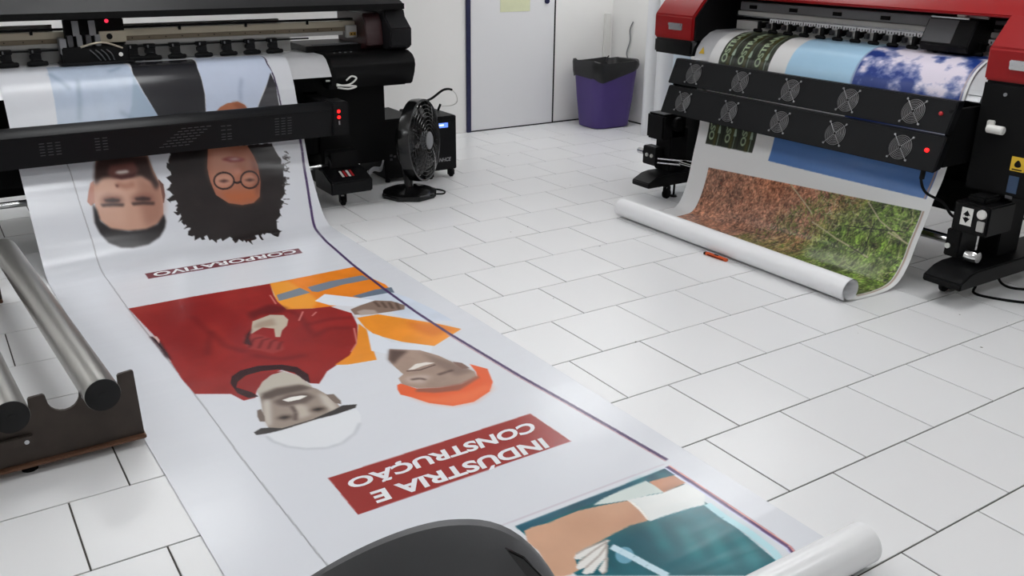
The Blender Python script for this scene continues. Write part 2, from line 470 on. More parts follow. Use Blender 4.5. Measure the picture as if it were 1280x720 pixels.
def fbm(n, m, size, seed=0, octv=4, ar=1.0):
    rg = np.random.RandomState(seed % 99991); out = np.zeros((n, m)); amp = 1; tot = 0
    for o in range(octv):
        sy = max(size / 2 ** o, 1.0); sx = max(size * ar / 2 ** o, 1.0)
        g = rg.rand(int(n / sy) + 3, int(m / sx) + 3)
        y = np.arange(n) / sy; x = np.arange(m) / sx; yi = y.astype(int); xi = x.astype(int)
        fy = (y - yi)[:, None]; fx = (x - xi)[None]; fy = fy * fy * (3 - 2 * fy); fx = fx * fx * (3 - 2 * fx)
        a = g[np.ix_(yi, xi)]; b = g[np.ix_(yi, xi + 1)]; c = g[np.ix_(yi + 1, xi)]; d = g[np.ix_(yi + 1, xi + 1)]
        out += amp * ((a * (1 - fx) + b * fx) * (1 - fy) + (c * (1 - fx) + d * fx) * fy); tot += amp; amp *= .55
    return out / tot
def text_tris(txt, weight=.02, spacing=1.0):
    cu = bpy.data.curves.new('t', 'FONT'); cu.body = txt; cu.offset = weight; cu.resolution_u = 4; cu.space_character = spacing
    o = bpy.data.objects.new('t', cu); COL.objects.link(o)
    dg = bpy.context.evaluated_depsgraph_get(); me = o.evaluated_get(dg).to_mesh()
    me.calc_loop_triangles()
    V = np.array([v.co[:] for v in me.vertices])[:, :2]; Fs = [tuple(t.vertices) for t in me.loop_triangles]
    o.evaluated_get(dg).to_mesh_clear(); bpy.data.objects.remove(o); bpy.data.curves.remove(cu)
    return V, Fs
def lettering(sheet, parent, txt, quad, m, cap=(0, .73), weight=.02, lift=.0012, spacing=1.0):
    """quad: photo pixels of the text box (start-base, end-base, end-top, start-top)"""
    V, Fs = text_tris(txt, weight, spacing)
    q = [sheet.rc(p) for p in quad]
    x0, x1 = V[:, 0].min(), V[:, 0].max(); vs_ = []
    for x, y in V:
        a = (x - x0) / (x1 - x0); b = (y - cap[0]) / (cap[1] - cap[0])
        p = (q[0] * (1 - a) + q[1] * a) * (1 - b) + (q[3] * (1 - a) + q[2] * a) * b
        vs_.append(sheet.at(p[0], p[1], lift))
    return MB().add(vs_, Fs).build('lettering', m, parent)

WHITE = (214, 216, 222)
# ---- banner coming out of the black printer
nodesL = [(6.22, .994), (6.0, .994), (5.86, .992), (5.80, .972), (5.75, .92), (5.70, .835), (5.645, .711), (5.56, .507), (5.465, .39), (5.36, .27), (5.25, .14), (5.15, .045), (5.03, .006), (4.8, .004), (4.0, .004), (3.0, .004), (2.0, .004), (1.5, .004)]
nodesR = [(6.22, .994), (6.0, .994), (5.86, .992), (5.80, .972), (5.75, .92), (5.70, .825), (5.668, .72), (5.59, .50), (5.537, .345), (5.452, .205), (5.365, .085), (5.27, .02), (5.15, .005), (4.85, .004), (4.0, .004), (3.0, .004), (2.0, .004), (1.5, .004)]
RY = 1.285; sp = spiral(RY, .068, .064, .05, 2.3, 90, -1)
A_ = np.concatenate([catmull(nodesL), [(1.4, .004)], sp]); B_ = np.concatenate([catmull(nodesR), [(1.4, .004)], sp])
A_[:, 1] = np.maximum(A_[:, 1], .003); B_[:, 1] = np.maximum(B_[:, 1], .003)
yy = (A_[:, 0] + B_[:, 0]) / 2; isroll = np.arange(len(A_)) > len(A_) - 92
ea = np.interp(yy, [1.5, 2.25, 3.2, 4.45, 5.1, 6.3], [.49, .482, .460, .415, .40, .40]); eb = np.interp(yy, [1.3, 2.0, 3.0, 4.5, 5.2, 6.3], [2.085, 2.078, 2.07, 2.06, 2.05, 2.05])
S = Sheet('x', A_, B_, ea, eb, .0046, 420)
S.img[:] = WHITE

# guide line and right border line
GL = [(80, 196), (88, 215), (100, 255), (115, 300), (133, 348), (160, 386), (200, 437), (245, 495), (300, 570), (345, 627), (395, 690), (420, 719)]
S.line(GL, 1.0, (132, 132, 136))
PL = [(374, 168), (378, 190), (383, 225), (389, 262), (394, 285), (408, 302), (440, 330), (480, 361), (520, 390), (560, 416), (600, 440), (650, 470), (700, 498), (770, 538), (834, 575)]
S.line([(326, 70), (334, 80), (342, 95), (347, 112), (351, 131), (354, 140)], 2.4, (50, 36, 66))
S.line([(321, 70), (329, 80), (337, 95), (343, 112), (347, 132)], 1.4, (90, 70, 96))

# upper figures on the platen
BLUE = (182, 195, 214)
S.fill([(57, 84), (105, 82), (152, 79), (160, 82), (166, 93), (178, 115), (190, 132), (202, 148), (205, 156), (75, 165), (72, 155), (68, 125), (62, 98)], BLUE, noise=.10)
S.fill([(166, 93), (172, 105), (186, 128), (202, 148), (170, 150), (160, 148), (165, 130)], (160, 178, 198), soft=1)
for a, b in (((60, 92), (88, 112)), ((97, 100), (99, 150)), ((135, 90), (150, 84)), ((150, 140), (170, 152))):
    S.line([a, ((a[0] + b[0]) / 2 + 2, (a[1] + b[1]) / 2), b], 5, (140, 156, 178), soft=2, alpha=.7)
S.fill([(160, 78), (205, 76), (240, 74), (247, 86), (252, 100), (256, 118), (258, 150), (204, 156), (196, 142), (180, 116), (166, 92)], (40, 40, 44))
S.fill([(243, 73), (290, 71), (324, 69), (333, 80), (340, 90), (330, 112), (318, 145), (258, 150), (257, 120), (252, 98), (247, 85)], (196, 206, 226), noise=.05)
S.line([(302, 98), (300, 112), (301, 126)], 5, (160, 172, 198), soft=2, alpha=.8)
S.fill([(338, 91), (344, 104), (349, 132), (352, 145), (318, 147)], (44, 42, 48))
S.fill([(268, 142), (275, 134), (284, 129), (297, 127), (306, 131), (312, 140), (314, 150), (265, 150)], (172, 104, 72))
S.fill([(290, 128), (300, 128), (308, 134), (310, 145), (300, 140)], (140, 78, 52), soft=2, alpha=.7)

def K(c, L): return [(c[0] + x / c[2], c[1] + y / c[2]) for x, y in L]
h1 = (20, 160, 3.2)
def F1(L, col, **k): S.fill(K(h1, L), col, **k)
# short-haired head
SK = (196, 152, 132)
F1([(285, 295), (290, 255), (298, 220), (312, 210), (318, 260), (316, 300), (300, 312)], (186, 132, 116))
F1([(570, 205), (590, 225), (597, 270), (592, 300), (578, 300), (570, 260)], (104, 72, 66))
F1([(318, 130), (318, 190), (312, 240), (316, 310), (330, 360), (380, 408), (470, 412), (540, 405), (590, 360), (588, 290), (575, 220), (550, 170), (525, 105), (330, 105)], SK)
F1([(420, 200), (440, 300), (440, 400), (330, 380), (316, 300), (316, 220)], (212, 172, 152), soft=5, alpha=.5)
F1([(480, 200), (580, 230), (592, 300), (585, 370), (520, 400), (495, 300)], (150, 104, 88), soft=5, alpha=.7)
F1([(312, 200), (316, 145), (330, 110), (525, 110), (548, 180), (575, 225), (560, 250), (540, 215), (500, 190), (470, 195), (420, 200), (380, 195), (345, 200), (330, 215), (318, 230)], (62, 46, 44), soft=2)
F1([(375, 150), (470, 135), (490, 165), (480, 190), (420, 205), (385, 200), (365, 180)], (122, 76, 70), soft=2, alpha=.8)
F1([(394, 180), (408, 172), (438, 168), (454, 172), (446, 180), (415, 184)], (226, 214, 206), soft=1)
F1([(380, 190), (420, 192), (465, 184), (480, 176), (470, 196), (420, 204)], (84, 46, 44), soft=1)
F1([(400, 215), (440, 222), (470, 212), (478, 235), (440, 245), (405, 236)], (168, 118, 100), soft=2)
F1([(395, 225), (412, 228), (405, 240)], (90, 52, 46), soft=1)
for cx, cy in ((386, 290), (508, 284)):
    F1([(cx - 48, cy - 8), (cx - 20, cy - 22), (cx + 30, cy - 20), (cx + 46, cy - 4), (cx + 34, cy + 16), (cx - 10, cy + 20), (cx - 44, cy + 10)], (128, 84, 72), soft=3, alpha=.8)
    F1([(cx - 34, cy - 4), (cx, cy - 10), (cx + 32, cy - 4), (cx + 26, cy + 6), (cx, cy + 8), (cx - 28, cy + 5)], (58, 38, 36), soft=1)
    F1([(cx - 48, cy + 14), (cx, cy + 10), (cx + 48, cy + 12), (cx + 44, cy + 24), (cx, cy + 22), (cx - 40, cy + 26)], (66, 46, 42), soft=1)
F1([(306, 300), (325, 330), (338, 372), (380, 402), (450, 412), (520, 404), (565, 385), (592, 345), (600, 372), (596, 400), (575, 436), (530, 466), (470, 479), (420, 478), (370, 458), (335, 420), (315, 380)], (38, 34, 36), soft=1)
# curly-haired head with round glasses
hair = [(600, 155), (612, 120), (620, 90), (1022, 60), (1035, 90), (1062, 130), (1075, 180), (1080, 235), (1064, 300), (1056, 350), (1042, 385), (1062, 425), (1040, 432), (1010, 415), (985, 425), (992, 455), (960, 430), (940, 464), (905, 448), (880, 462), (850, 440), (800, 452), (770, 436), (720, 442), (690, 432), (700, 410), (672, 400), (684, 385), (650, 372), (664, 350), (632, 340), (650, 318), (640, 300), (604, 290), (628, 265), (604, 250), (632, 220), (604, 205), (624, 180)]
jag = []
for (a, b) in zip(hair, hair[1:] + hair[:1]):
    n_ = max(2, int(math.hypot(b[0] - a[0], b[1] - a[1]) / 9))
    for k in range(n_):
        t = k / n_; am = 9 if a[1] > 110 else 2
        jag.append((a[0] + (b[0] - a[0]) * t + rnd.uniform(-am, am), a[1] + (b[1] - a[1]) * t + rnd.uniform(-am, am)))
F1(jag, (40, 35, 35), noise=.3)
F1([(768, 80), (925, 70), (950, 110), (968, 150), (978, 215), (975, 275), (950, 300), (905, 308), (850, 300), (800, 268), (778, 215), (765, 160)], (164, 104, 82))
F1([(780, 90), (850, 85), (880, 150), (860, 230), (800, 240), (770, 170)], (196, 142, 122), soft=5, alpha=.7)
F1([(820, 255), (960, 250), (970, 285), (905, 303), (850, 295)], (176, 98, 62), soft=4, alpha=.8)
F1([(940, 100), (965, 140), (975, 215), (968, 280), (950, 220)], (116, 66, 52), soft=3, alpha=.7)
F1([(820, 126), (850, 116), (890, 118), (920, 126), (900, 134), (860, 136)], (120, 44, 46), soft=1)
F1([(840, 124), (880, 120), (905, 124), (870, 129)], (206, 170, 160), soft=1)
F1([(860, 165), (890, 160), (905, 175), (880, 190)], (190, 130, 112), soft=2)
for cx, cy, rx, ry in ((832, 211, 40, 33), (935, 207, 36, 34)):
    for tt in range(28):
        a0 = tt / 28 * 2 * math.pi; a1 = (tt + 1) / 28 * 2 * math.pi
        S.line(K(h1, [(cx + rx * math.cos(a0), cy + ry * math.sin(a0)), (cx + rx * math.cos(a1), cy + ry * math.sin(a1))]), 2.6, (34, 26, 28))
    F1([(cx - 30, cy - 14), (cx + 26, cy - 18), (cx + 30, cy + 12), (cx - 26, cy + 16)], (204, 164, 146), soft=4, alpha=.5)
    F1([(cx - 24, cy + 2), (cx, cy - 6), (cx + 24, cy), (cx, cy + 8)], (76, 48, 44), soft=1)
S.line(K(h1, [(870, 216), (885, 220), (900, 214)]), 3, (34, 26, 28))
for k in range(26):
    y_ = rnd.uniform(90, 300); S.line(K(h1, [(1070 + rnd.uniform(-8, 10), y_), (1078 + rnd.uniform(0, 20), y_ + rnd.uniform(-12, 12))]), 1.2, (60, 54, 54))

# CORPORATIVO bar
S.fill([(181, 342), (185.6, 348.6), (378.3, 316.2), (373, 310.4)], (116, 62, 70))

# construction pair
h2 = (150, 320, 2.66667)
def F2(L, col, **k): S.fill(K(h2, L), col, **k)
OR = (232, 132, 40); ORL = (238, 158, 58)
F2([(500, 92), (780, 36), (835, 72), (885, 95), (912, 122), (850, 140), (790, 150), (690, 172), (555, 178), (525, 150)], OR, noise=.12)
F2([(500, 92), (560, 84), (640, 130), (660, 150), (640, 175), (555, 178), (522, 150)], ORL, soft=2)
F2([(522, 130), (600, 106), (634, 122), (560, 142), (530, 150)], (128, 136, 146))
F2([(625, 104), (700, 84), (808, 64), (832, 78), (740, 96), (660, 120), (640, 118)], (122, 130, 142))
F2([(775, 134), (850, 112), (905, 104), (915, 122), (850, 132), (800, 140)], (104, 116, 132))
# shirt
RED = (146, 40, 38)
F2([(28, 175), (260, 132), (500, 92), (512, 130), (525, 152), (555, 178), (640, 175), (700, 168), (772, 190), (792, 230), (792, 292), (765, 335), (720, 365), (690, 385), (678, 405), (664, 426), (632, 424), (600, 400), (540, 380), (480, 400), (455, 450), (452, 472), (412, 482), (370, 460), (250, 460), (206, 410), (165, 345), (130, 282), (80, 230)], RED, noise=.14)
F2([(60, 190), (300, 150), (420, 200), (400, 300), (260, 330), (150, 290)], (128, 32, 32), soft=8, alpha=.55)
F2([(270, 230), (330, 220), (390, 300), (340, 340), (280, 300)], (164, 52, 46), soft=8, alpha=.6)
for a, b, c in (((300, 250), (350, 300), (420, 320)), ((620, 230), (700, 210), (780, 205)), ((640, 270), (700, 240), (770, 240)), ((560, 180), (600, 200), (640, 260)), ((440, 330), (540, 345), (620, 330)), ((240, 200), (300, 260), (290, 330))):
    S.line(K(h2, [a, b, c]), 6, (104, 26, 28), soft=3, alpha=.6)
F2([(425, 190), (500, 160), (560, 172), (540, 190), (470, 195), (440, 215)], (88, 26, 28), soft=3, alpha=.7)
F2([(98, 268), (118, 270), (135, 288), (160, 325), (172, 348), (150, 335), (130, 305)], (58, 32, 36), soft=1)
F2([(108, 268), (122, 268), (132, 280), (130, 292), (122, 280)], (206, 170, 164))
# folded hands
F2([(438, 245), (442, 218), (500, 196), (545, 197), (561, 212), (556, 232), (540, 248), (534, 270), (518, 270), (514, 242), (475, 238), (450, 252), (428, 268)], (192, 178, 160))
F2([(440, 240), (460, 222), (510, 208), (520, 230), (470, 238)], (150, 128, 112), soft=2, alpha=.6)
F2([(412, 272), (430, 258), (470, 262), (540, 290), (548, 312), (510, 326), (470, 316), (430, 310), (414, 292)], (156, 58, 54), soft=1)
for k in range(4): S.line(K(h2, [(430 + k * 32, 306 + k * 2), (446 + k * 30, 276 + k * 4), (478 + k * 22, 270 + k * 5)]), 3, (112, 36, 36), soft=1)
F2([(412, 292), (420, 262), (440, 240), (432, 272), (440, 300)], (74, 30, 32), soft=1)
for a, b in (((610, 185), (596, 216)), ((655, 186), (640, 200)), ((500, 130), (520, 160)), ((780, 240), (792, 300)), ((770, 320), (790, 290))):
    S.line(K(h2, [a, b]), 2, (206, 120, 112))
# collar
F2([(368, 425), (372, 402), (400, 382), (460, 366), (540, 362), (590, 370), (628, 395), (634, 424), (608, 412), (580, 388), (530, 378), (470, 384), (420, 398), (392, 420), (388, 438), (440, 454), (462, 468), (430, 474), (392, 458)], (54, 26, 30))
F2([(392, 424), (430, 400), (480, 388), (545, 384), (500, 400), (462, 440), (452, 456), (410, 444)], (140, 42, 42))
# bearded head under a white helmet
F2([(456, 452), (474, 420), (505, 396), (545, 385), (592, 398), (636, 430), (648, 450), (560, 470), (480, 485), (466, 470)], (188, 180, 168))
F2([(468, 470), (500, 455), (560, 440), (610, 430), (655, 442), (690, 462), (716, 480), (735, 505), (700, 530), (620, 556), (540, 580), (496, 575), (478, 540)], (152, 138, 128))
F2([(470, 460), (520, 440), (600, 428), (640, 440), (600, 450), (520, 468), (480, 490)], (92, 80, 74), soft=2)
F2([(476, 480), (500, 475), (505, 560), (492, 572), (480, 540)], (206, 198, 188), soft=2, alpha=.8)
F2([(660, 455), (700, 470), (728, 508), (700, 520), (676, 490)], (208, 200, 190), soft=2, alpha=.7)
F2([(510, 485), (560, 462), (620, 455), (650, 470), (620, 490), (560, 500), (530, 498)], (96, 82, 76), soft=2, alpha=.9)
F2([(540, 480), (570, 470), (605, 465), (625, 466), (600, 478), (560, 486)], (236, 232, 226))
F2([(575, 500), (600, 494), (622, 500), (636, 530), (600, 545), (585, 525)], (186, 174, 162), soft=2)
for cx, cy in ((548, 537), (660, 510)):
    F2([(cx - 30, cy + 6), (cx - 10, cy - 8), (cx + 24, cy - 8), (cx + 32, cy + 2), (cx, cy + 12)], (104, 90, 82), soft=2)
    F2([(cx - 20, cy + 3), (cx, cy - 3), (cx + 20, cy - 2), (cx, cy + 6)], (44, 38, 36), soft=1)
S.line(K(h2, [(572, 500), (586, 522), (584, 548)]), 4, (98, 84, 78), soft=1)
F2([(457, 515), (470, 510), (482, 535), (484, 552), (466, 552), (458, 535)], (112, 98, 90))
F2([(686, 462), (712, 460), (736, 482), (738, 494), (716, 490)], (120, 106, 98))
F2([(446, 588), (470, 574), (498, 572), (540, 574), (640, 545), (715, 512), (740, 498), (790, 494), (785, 506), (720, 528), (640, 548), (540, 580), (490, 592), (455, 597)], (60, 56, 55))
F2([(486, 597), (540, 583), (640, 551), (720, 530), (788, 508), (802, 530), (803, 555), (780, 600), (740, 626), (700, 640), (640, 646), (580, 642), (530, 630)], (222, 224, 228))
S.line(K(h2, [(488, 600), (510, 618), (560, 636), (620, 643), (690, 640), (740, 624), (782, 592), (800, 556)]), 2.2, (184, 187, 194), soft=1)
# second worker
F2([(650, 150), (682, 127), (800, 140), (862, 146), (780, 168), (700, 164)], (224, 228, 236))
F2([(862, 150), (800, 140), (905, 121), (955, 136), (1040, 175), (1112, 216), (1040, 216), (950, 204), (905, 190), (935, 170), (905, 150)], (206, 214, 228), noise=.1)
F2([(768, 178), (800, 165), (850, 148), (905, 150), (950, 164), (948, 178), (900, 186), (840, 194), (782, 196)], (134, 112, 100))
for k in range(4): S.line(K(h2, [(848 + k * 24, 152 + k), (866 + k * 22, 170 + k * 3)]), 3, (86, 68, 60), soft=1)
F2([(790, 185), (812, 178), (850, 180), (860, 192), (800, 198)], (176, 160, 150), soft=1)
F2([(790, 206), (860, 194), (960, 210), (1060, 226), (1138, 243), (1048, 300), (940, 286), (850, 263), (818, 240)], (236, 146, 46), noise=.12)
F2([(950, 215), (1060, 230), (1120, 244), (1040, 270), (970, 240)], (212, 112, 34), soft=4, alpha=.7)
F2([(795, 225), (822, 245), (856, 346), (760, 362), (716, 363), (764, 332), (790, 292)], (228, 142, 46), noise=.1)
F2([(825, 252), (868, 266), (905, 288), (1042, 300), (1036, 322), (905, 312), (892, 326), (838, 316)], (220, 224, 232))
F2([(895, 345), (898, 310), (1000, 314), (1062, 332), (1122, 360), (1182, 385), (1190, 404), (1130, 428), (1060, 438), (990, 440), (940, 428), (928, 408), (944, 394), (912, 366)], (164, 140, 126), noise=.2)
F2([(895, 345), (898, 312), (960, 316), (930, 340), (912, 362)], (92, 74, 68), soft=2)
F2([(1000, 320), (1100, 352), (1180, 386), (1120, 400), (1050, 360)], (120, 98, 88), soft=3, alpha=.7)
F2([(960, 380), (985, 360), (1020, 354), (1050, 356), (1010, 366), (980, 378)], (228, 220, 212))
S.line(K(h2, [(955, 384), (1000, 380), (1052, 362)]), 2, (88, 66, 60))
F2([(950, 405), (1000, 395), (1040, 400), (1010, 425), (960, 424)], (196, 176, 164), soft=3, alpha=.8)
S.line(K(h2, [(970, 412), (1000, 408), (1020, 412)]), 3, (76, 58, 54), soft=1)
S.line(K(h2, [(1060, 396), (1090, 386), (1110, 380)]), 3, (80, 62, 56), soft=1)
F2([(1108, 352), (1140, 356), (1166, 374), (1140, 376)], (126, 98, 88))
F2([(924, 430), (935, 425), (990, 442), (1062, 440), (1135, 430), (1192, 404), (1186, 385), (1165, 360), (1225, 376), (1243, 420), (1232, 452), (1180, 486), (1110, 500), (1030, 490), (972, 471), (935, 462), (925, 445)], (224, 96, 52))
F2([(990, 442), (1062, 438), (1135, 426), (1190, 400), (1185, 390), (1198, 405), (1130, 448), (1050, 456), (985, 452)], (150, 88, 70), soft=1)
F2([(960, 465), (1050, 470), (1160, 450), (1225, 425), (1238, 440), (1180, 484), (1110, 498), (1030, 488)], (238, 122, 78), soft=4, alpha=.7)

S.line(PL, 4.2, (72, 52, 92))
S.line([(p[0] - 1.8, p[1] + 1.6) for p in PL[9:]], 1.3, (190, 150, 158))

# INDUSTRIA E CONSTRUCAO bar
S.fill([(410, 597.5), (447.5, 643.5), (714, 551.5), (663, 517)], (150, 48, 44))

# surgery picture
h3 = (640, 580, 5.1417)
def F3(L, col, **k): S.fill(K(h3, L), col, **k)
S.line([(830, 580), (640, 652), (600, 667)], 1.2, (196, 186, 196))
tl, tr = (644.5, 659), (831, 585.5)
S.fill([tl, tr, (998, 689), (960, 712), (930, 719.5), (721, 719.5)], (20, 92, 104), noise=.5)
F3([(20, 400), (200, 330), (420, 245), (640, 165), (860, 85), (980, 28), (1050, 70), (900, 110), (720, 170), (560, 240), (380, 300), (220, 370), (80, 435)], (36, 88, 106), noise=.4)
F3([(780, 130), (850, 95), (880, 110), (830, 140)], (40, 140, 146), soft=4)
F3([(930, 70), (970, 50), (1000, 70), (950, 95)], (52, 150, 156), soft=4)
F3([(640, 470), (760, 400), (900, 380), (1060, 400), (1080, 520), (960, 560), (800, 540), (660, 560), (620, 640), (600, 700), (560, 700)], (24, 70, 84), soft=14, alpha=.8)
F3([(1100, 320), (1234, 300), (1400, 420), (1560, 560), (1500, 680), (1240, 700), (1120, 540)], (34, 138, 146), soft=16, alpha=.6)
for k in range(7):
    x = 880 + k * 95; S.line(K(h3, [(x, 360 + k * 18), (x + 80, 450 + k * 20), (x + 120, 560 + k * 16)]), 9, (18, 82, 94) if k % 2 else (52, 158, 164), soft=5, alpha=.55)
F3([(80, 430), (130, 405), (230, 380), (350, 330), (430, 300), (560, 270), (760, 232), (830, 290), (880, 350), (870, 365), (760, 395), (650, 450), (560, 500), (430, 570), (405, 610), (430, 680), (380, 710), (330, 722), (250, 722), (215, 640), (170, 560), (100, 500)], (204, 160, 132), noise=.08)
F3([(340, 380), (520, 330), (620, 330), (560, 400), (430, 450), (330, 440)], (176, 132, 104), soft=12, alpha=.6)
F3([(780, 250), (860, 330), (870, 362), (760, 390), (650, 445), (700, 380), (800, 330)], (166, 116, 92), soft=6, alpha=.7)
F3([(880, 115), (950, 95), (1040, 72), (1115, 122), (1040, 155), (975, 185), (930, 150)], (192, 138, 108), noise=.08)
F3([(960, 175), (1040, 150), (1112, 125), (1060, 165), (985, 190)], (136, 92, 72), soft=3)
F3([(520, 265), (580, 225), (700, 170), (860, 108), (920, 140), (975, 183), (900, 195), (760, 230), (640, 250)], (204, 214, 210), noise=.05)
F3([(735, 232), (860, 205), (970, 185), (1115, 128), (1180, 160), (1240, 195), (1240, 262), (1150, 282), (1000, 328), (885, 368), (840, 300), (790, 255)], (224, 226, 224), noise=.05)
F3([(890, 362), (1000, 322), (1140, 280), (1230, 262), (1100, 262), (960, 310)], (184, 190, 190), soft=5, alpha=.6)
F3([(740, 232), (790, 252), (842, 300), (884, 366), (866, 356), (820, 300), (770, 256)], (240, 238, 232))
for f_ in ([(398, 605), (410, 580), (470, 545), (610, 488), (630, 492), (560, 540), (440, 612), (410, 614)], [(412, 660), (430, 630), (520, 560), (610, 500), (600, 560), (520, 640), (440, 678), (418, 676)], [(450, 700), (470, 670), (560, 590), (612, 520), (608, 600), (560, 650), (520, 700), (470, 710)], [(555, 680), (590, 620), (612, 600), (606, 690), (580, 706)]):
    F3(f_, (226, 224, 220)); S.line(K(h3, f_[1:5]), 1.4, (170, 160, 152))
S.ell((640 + 724 / 5.1417, 580 + 586 / 5.1417), 11.5, 10.5, (132, 182, 206), alpha=.75)
S.line(K(h3, [(640, 530), (700, 560), (780, 600), (870, 650), (1000, 718)]), 7, (196, 220, 230))
S.line([(884, 630), (905, 646), (935, 664), (965, 687), (985, 703)], 7, (178, 216, 224))
P2 = [(834, 583), (870, 606), (930, 646), (985, 683), (1004, 695)]
S.line(P2, 5.4, (80, 50, 96)); S.line([(p[0] + 1.8, p[1] - 1.2) for p in P2], 1.5, (222, 150, 140)); S.line([(p[0] - 2.2, p[1] + 2.0) for p in P2], 1.6, (206, 210, 236))
roll0 = int(np.searchsorted(S.s, S.len - sum(np.linalg.norm(np.diff(sp, axis=0), axis=1))))
S.img[roll0:] = (232, 232, 233)

bb = (1.27, 3.0, 0.0)
ban = S.build('printed_banner', 'print_left', bb)
tag(ban, 'long white printed banner running from the black printer across the tiles', 'banner')
def qmap(q, a, b):  # bilinear in photo space inside a quad (start-base,end-base,end-top,start-top)
    q = [Vector(p) for p in q]; return tuple((q[0] * (1 - a) + q[1] * a) * (1 - b) + (q[3] * (1 - a) + q[2] * a) * b)
def sub(q, a0, a1, b0, b1): return [qmap(q, a0, b0), qmap(q, a1, b0), qmap(q, a1, b1), qmap(q, a0, b1)]
# the writing stands on its head as seen from the camera: it starts at the right end
cq = [(373, 310.4), (181, 342), (185.6, 348.6), (378.3, 316.2)]
lettering(S, ban, 'CORPORATIVO', sub(cq, .03, .955, .17, .86), 'letter', weight=.022, lift=.0016)
iq = [(663, 517), (410, 597.5), (447.5, 643.5), (714, 551.5)]
lettering(S, ban, 'CONSTRUÇÃO', [(664.5, 527), (431, 601.5), (441, 612.5), (672, 539.5)], 'letter', weight=.034, lift=.0012, cap=(-.034, .765))
lettering(S, ban, 'INDÚSTRIA E', [(677, 547.5), (462, 616), (472, 630.5), (688, 560)], 'letter', weight=.034, lift=.0012, cap=(-.034, .765))

# ---- sheet coming out of the red printer
nN = [(4.82, 1.168), (4.66, 1.164), (4.60, 1.150), (4.53, 1.105), (4.487, 1.04), (4.466, .97), (4.45, .8), (4.415, .59), (4.357, .456), (4.318, .343), (4.275, .24), (4.232, .12), (4.155, .03), (4.02, .004), (3.9, .004)]
nF = [(4.82, 1.168), (4.66, 1.164), (4.59, 1.152), (4.51, 1.118), (4.455, 1.06), (4.42, .98), (4.40, .78), (4.386, .554), (4.355, .383), (4.327, .22), (4.289, .096), (4.235, .02), (4.15, .005), (4.02, .004), (3.9, .004)]
RX = 3.795; sp2 = spiral(RX, .066, .062, .05, 2.2, 90, -1)
A2 = np.concatenate([catmull(nN), sp2]); B2 = np.concatenate([catmull(nF), sp2])
A2[:, 1] = np.maximum(A2[:, 1], .003); B2[:, 1] = np.maximum(B2[:, 1], .003)
xx = (A2[:, 0] + B2[:, 0]) / 2
ea2 = np.interp(xx, [3.7, 4.1, 4.9], [2.655, 2.635, 2.63]); eb2 = np.interp(xx, [3.7, 3.9, 4.2, 4.9], [4.47, 4.45, 4.41, 4.40])
Q = Sheet('y', A2, B2, ea2, eb2, .0040, 440)
Q.img[:] = (222, 222, 222)
# three green label strips with writing up the sheet
def strips(rb, rt, cl, cr, full):
    wd = (cr - cl) / 3
    V, Fs = text_tris('OSTRANO', .03)
    V = (V - V.min(0)) / (V.max(0) - V.min(0))
    Q.fill_rc(np.array([(rb, cl), (rb, cr), (rt, cr), (rt, cl)]), (24, 27, 22))
    for k in range(3):
        a = cl + wd * k + (.0 if k == 0 else wd * .03); b = cl + wd * (k + 1) - wd * .03
        Q.fill_rc(np.array([(rb, a), (rb, b), (rt, b), (rt, a)]), (42, 46, 36), noise=.25)
        Q.fill_rc(np.array([(rb, a + (b - a) * .48), (rb, a + (b - a) * .66), (rt, a + (b - a) * .66), (rt, a + (b - a) * .48)]), (66, 64, 28), soft=1)
        t0, t1 = a + (b - a) * .12, a + (b - a) * .46
        L0 = rb - 7; ln_ = 85
        for f_ in Fs:
            p = np.array([(L0 - V[i, 0] * ln_, t1 - V[i, 1] * (t1 - t0)) for i in f_])
            Q.fill_rc(p, (176, 196, 160))
        m0 = a + (b - a) * .78
        Q.fill_rc(np.array([(rb, m0), (rb, m0 + 1.6), (rt, m0 + 1.6), (rt, m0)]), (120, 138, 122))
        Q.fill_rc(np.array([(rb - 19, m0 - 2), (rb - 19, m0 + 4), (rb - 30, m0 + 3), (rb - 30, m0 - .5)]), (150, 168, 150))
bl, br = Q.rc((898.5, 76)), Q.rc((960, 86.5))
strips(min(bl[0], br[0]) + 8, 0, bl[1], br[1], True)
b2, b3 = Q.rc((881, 178)), Q.rc((942, 192.5))
strips((b2[0] + b3[0]) / 2, (b2[0] + b3[0]) / 2 - 70, bl[1], br[1], False)
# sky block and clouded globe picture on the platen
r1_ = Q.rc((1030, 97))[0] + 11
cA, cB, cC = Q.rc((982, 88))[1], Q.rc((1073, 85))[1], Q.rc((1206, 112))[1]
Q.fill_rc(np.array([(0, cA), (r1_, cA), (r1_, cB), (0, cB)]), (168, 206, 232), noise=.03)
def globe(R, C):
    n_, m_ = R.shape
    f1 = fbm(n_, m_, 60, 11, 7, 1.9); f2 = fbm(n_, m_, 16, 5, 5, 1.2); f3 = fbm(n_, m_, 90, 23, 3, 1.0)
    t = np.clip((R - R.min()) / (R.max() - R.min() + 1e-9), 0, 1)
    cl = np.clip((f1 * .6 + f2 * .4 + .22 * (1 - t) - .18 * t - .495) * 7.5, 0, 1)[..., None]
    sea = np.array((40, 62, 132.0)) * (1 - t[..., None] * .0) + np.array((40, 20, 10.0)) * (f3[..., None] - .5)
    return sea * (1 - cl) + np.array((226, 218, 232.0)) * cl
Q.fill_rc(np.array([(0, cB), (r1_ + 40, cB + 2), (r1_ + 40, cC), (0, cC)]), globe)
Q.fill_rc(np.array([(0, cB - 1), (r1_, cB + 1), (r1_, cB + 4), (0, cB + 2)]), (110, 110, 150), soft=1, alpha=.7)
Q.fill_rc(np.array([(0, cC + 1), (r1_ + 40, cC + 1), (r1_ + 40, cC + 3), (0, cC + 3)]), (176, 160, 160))
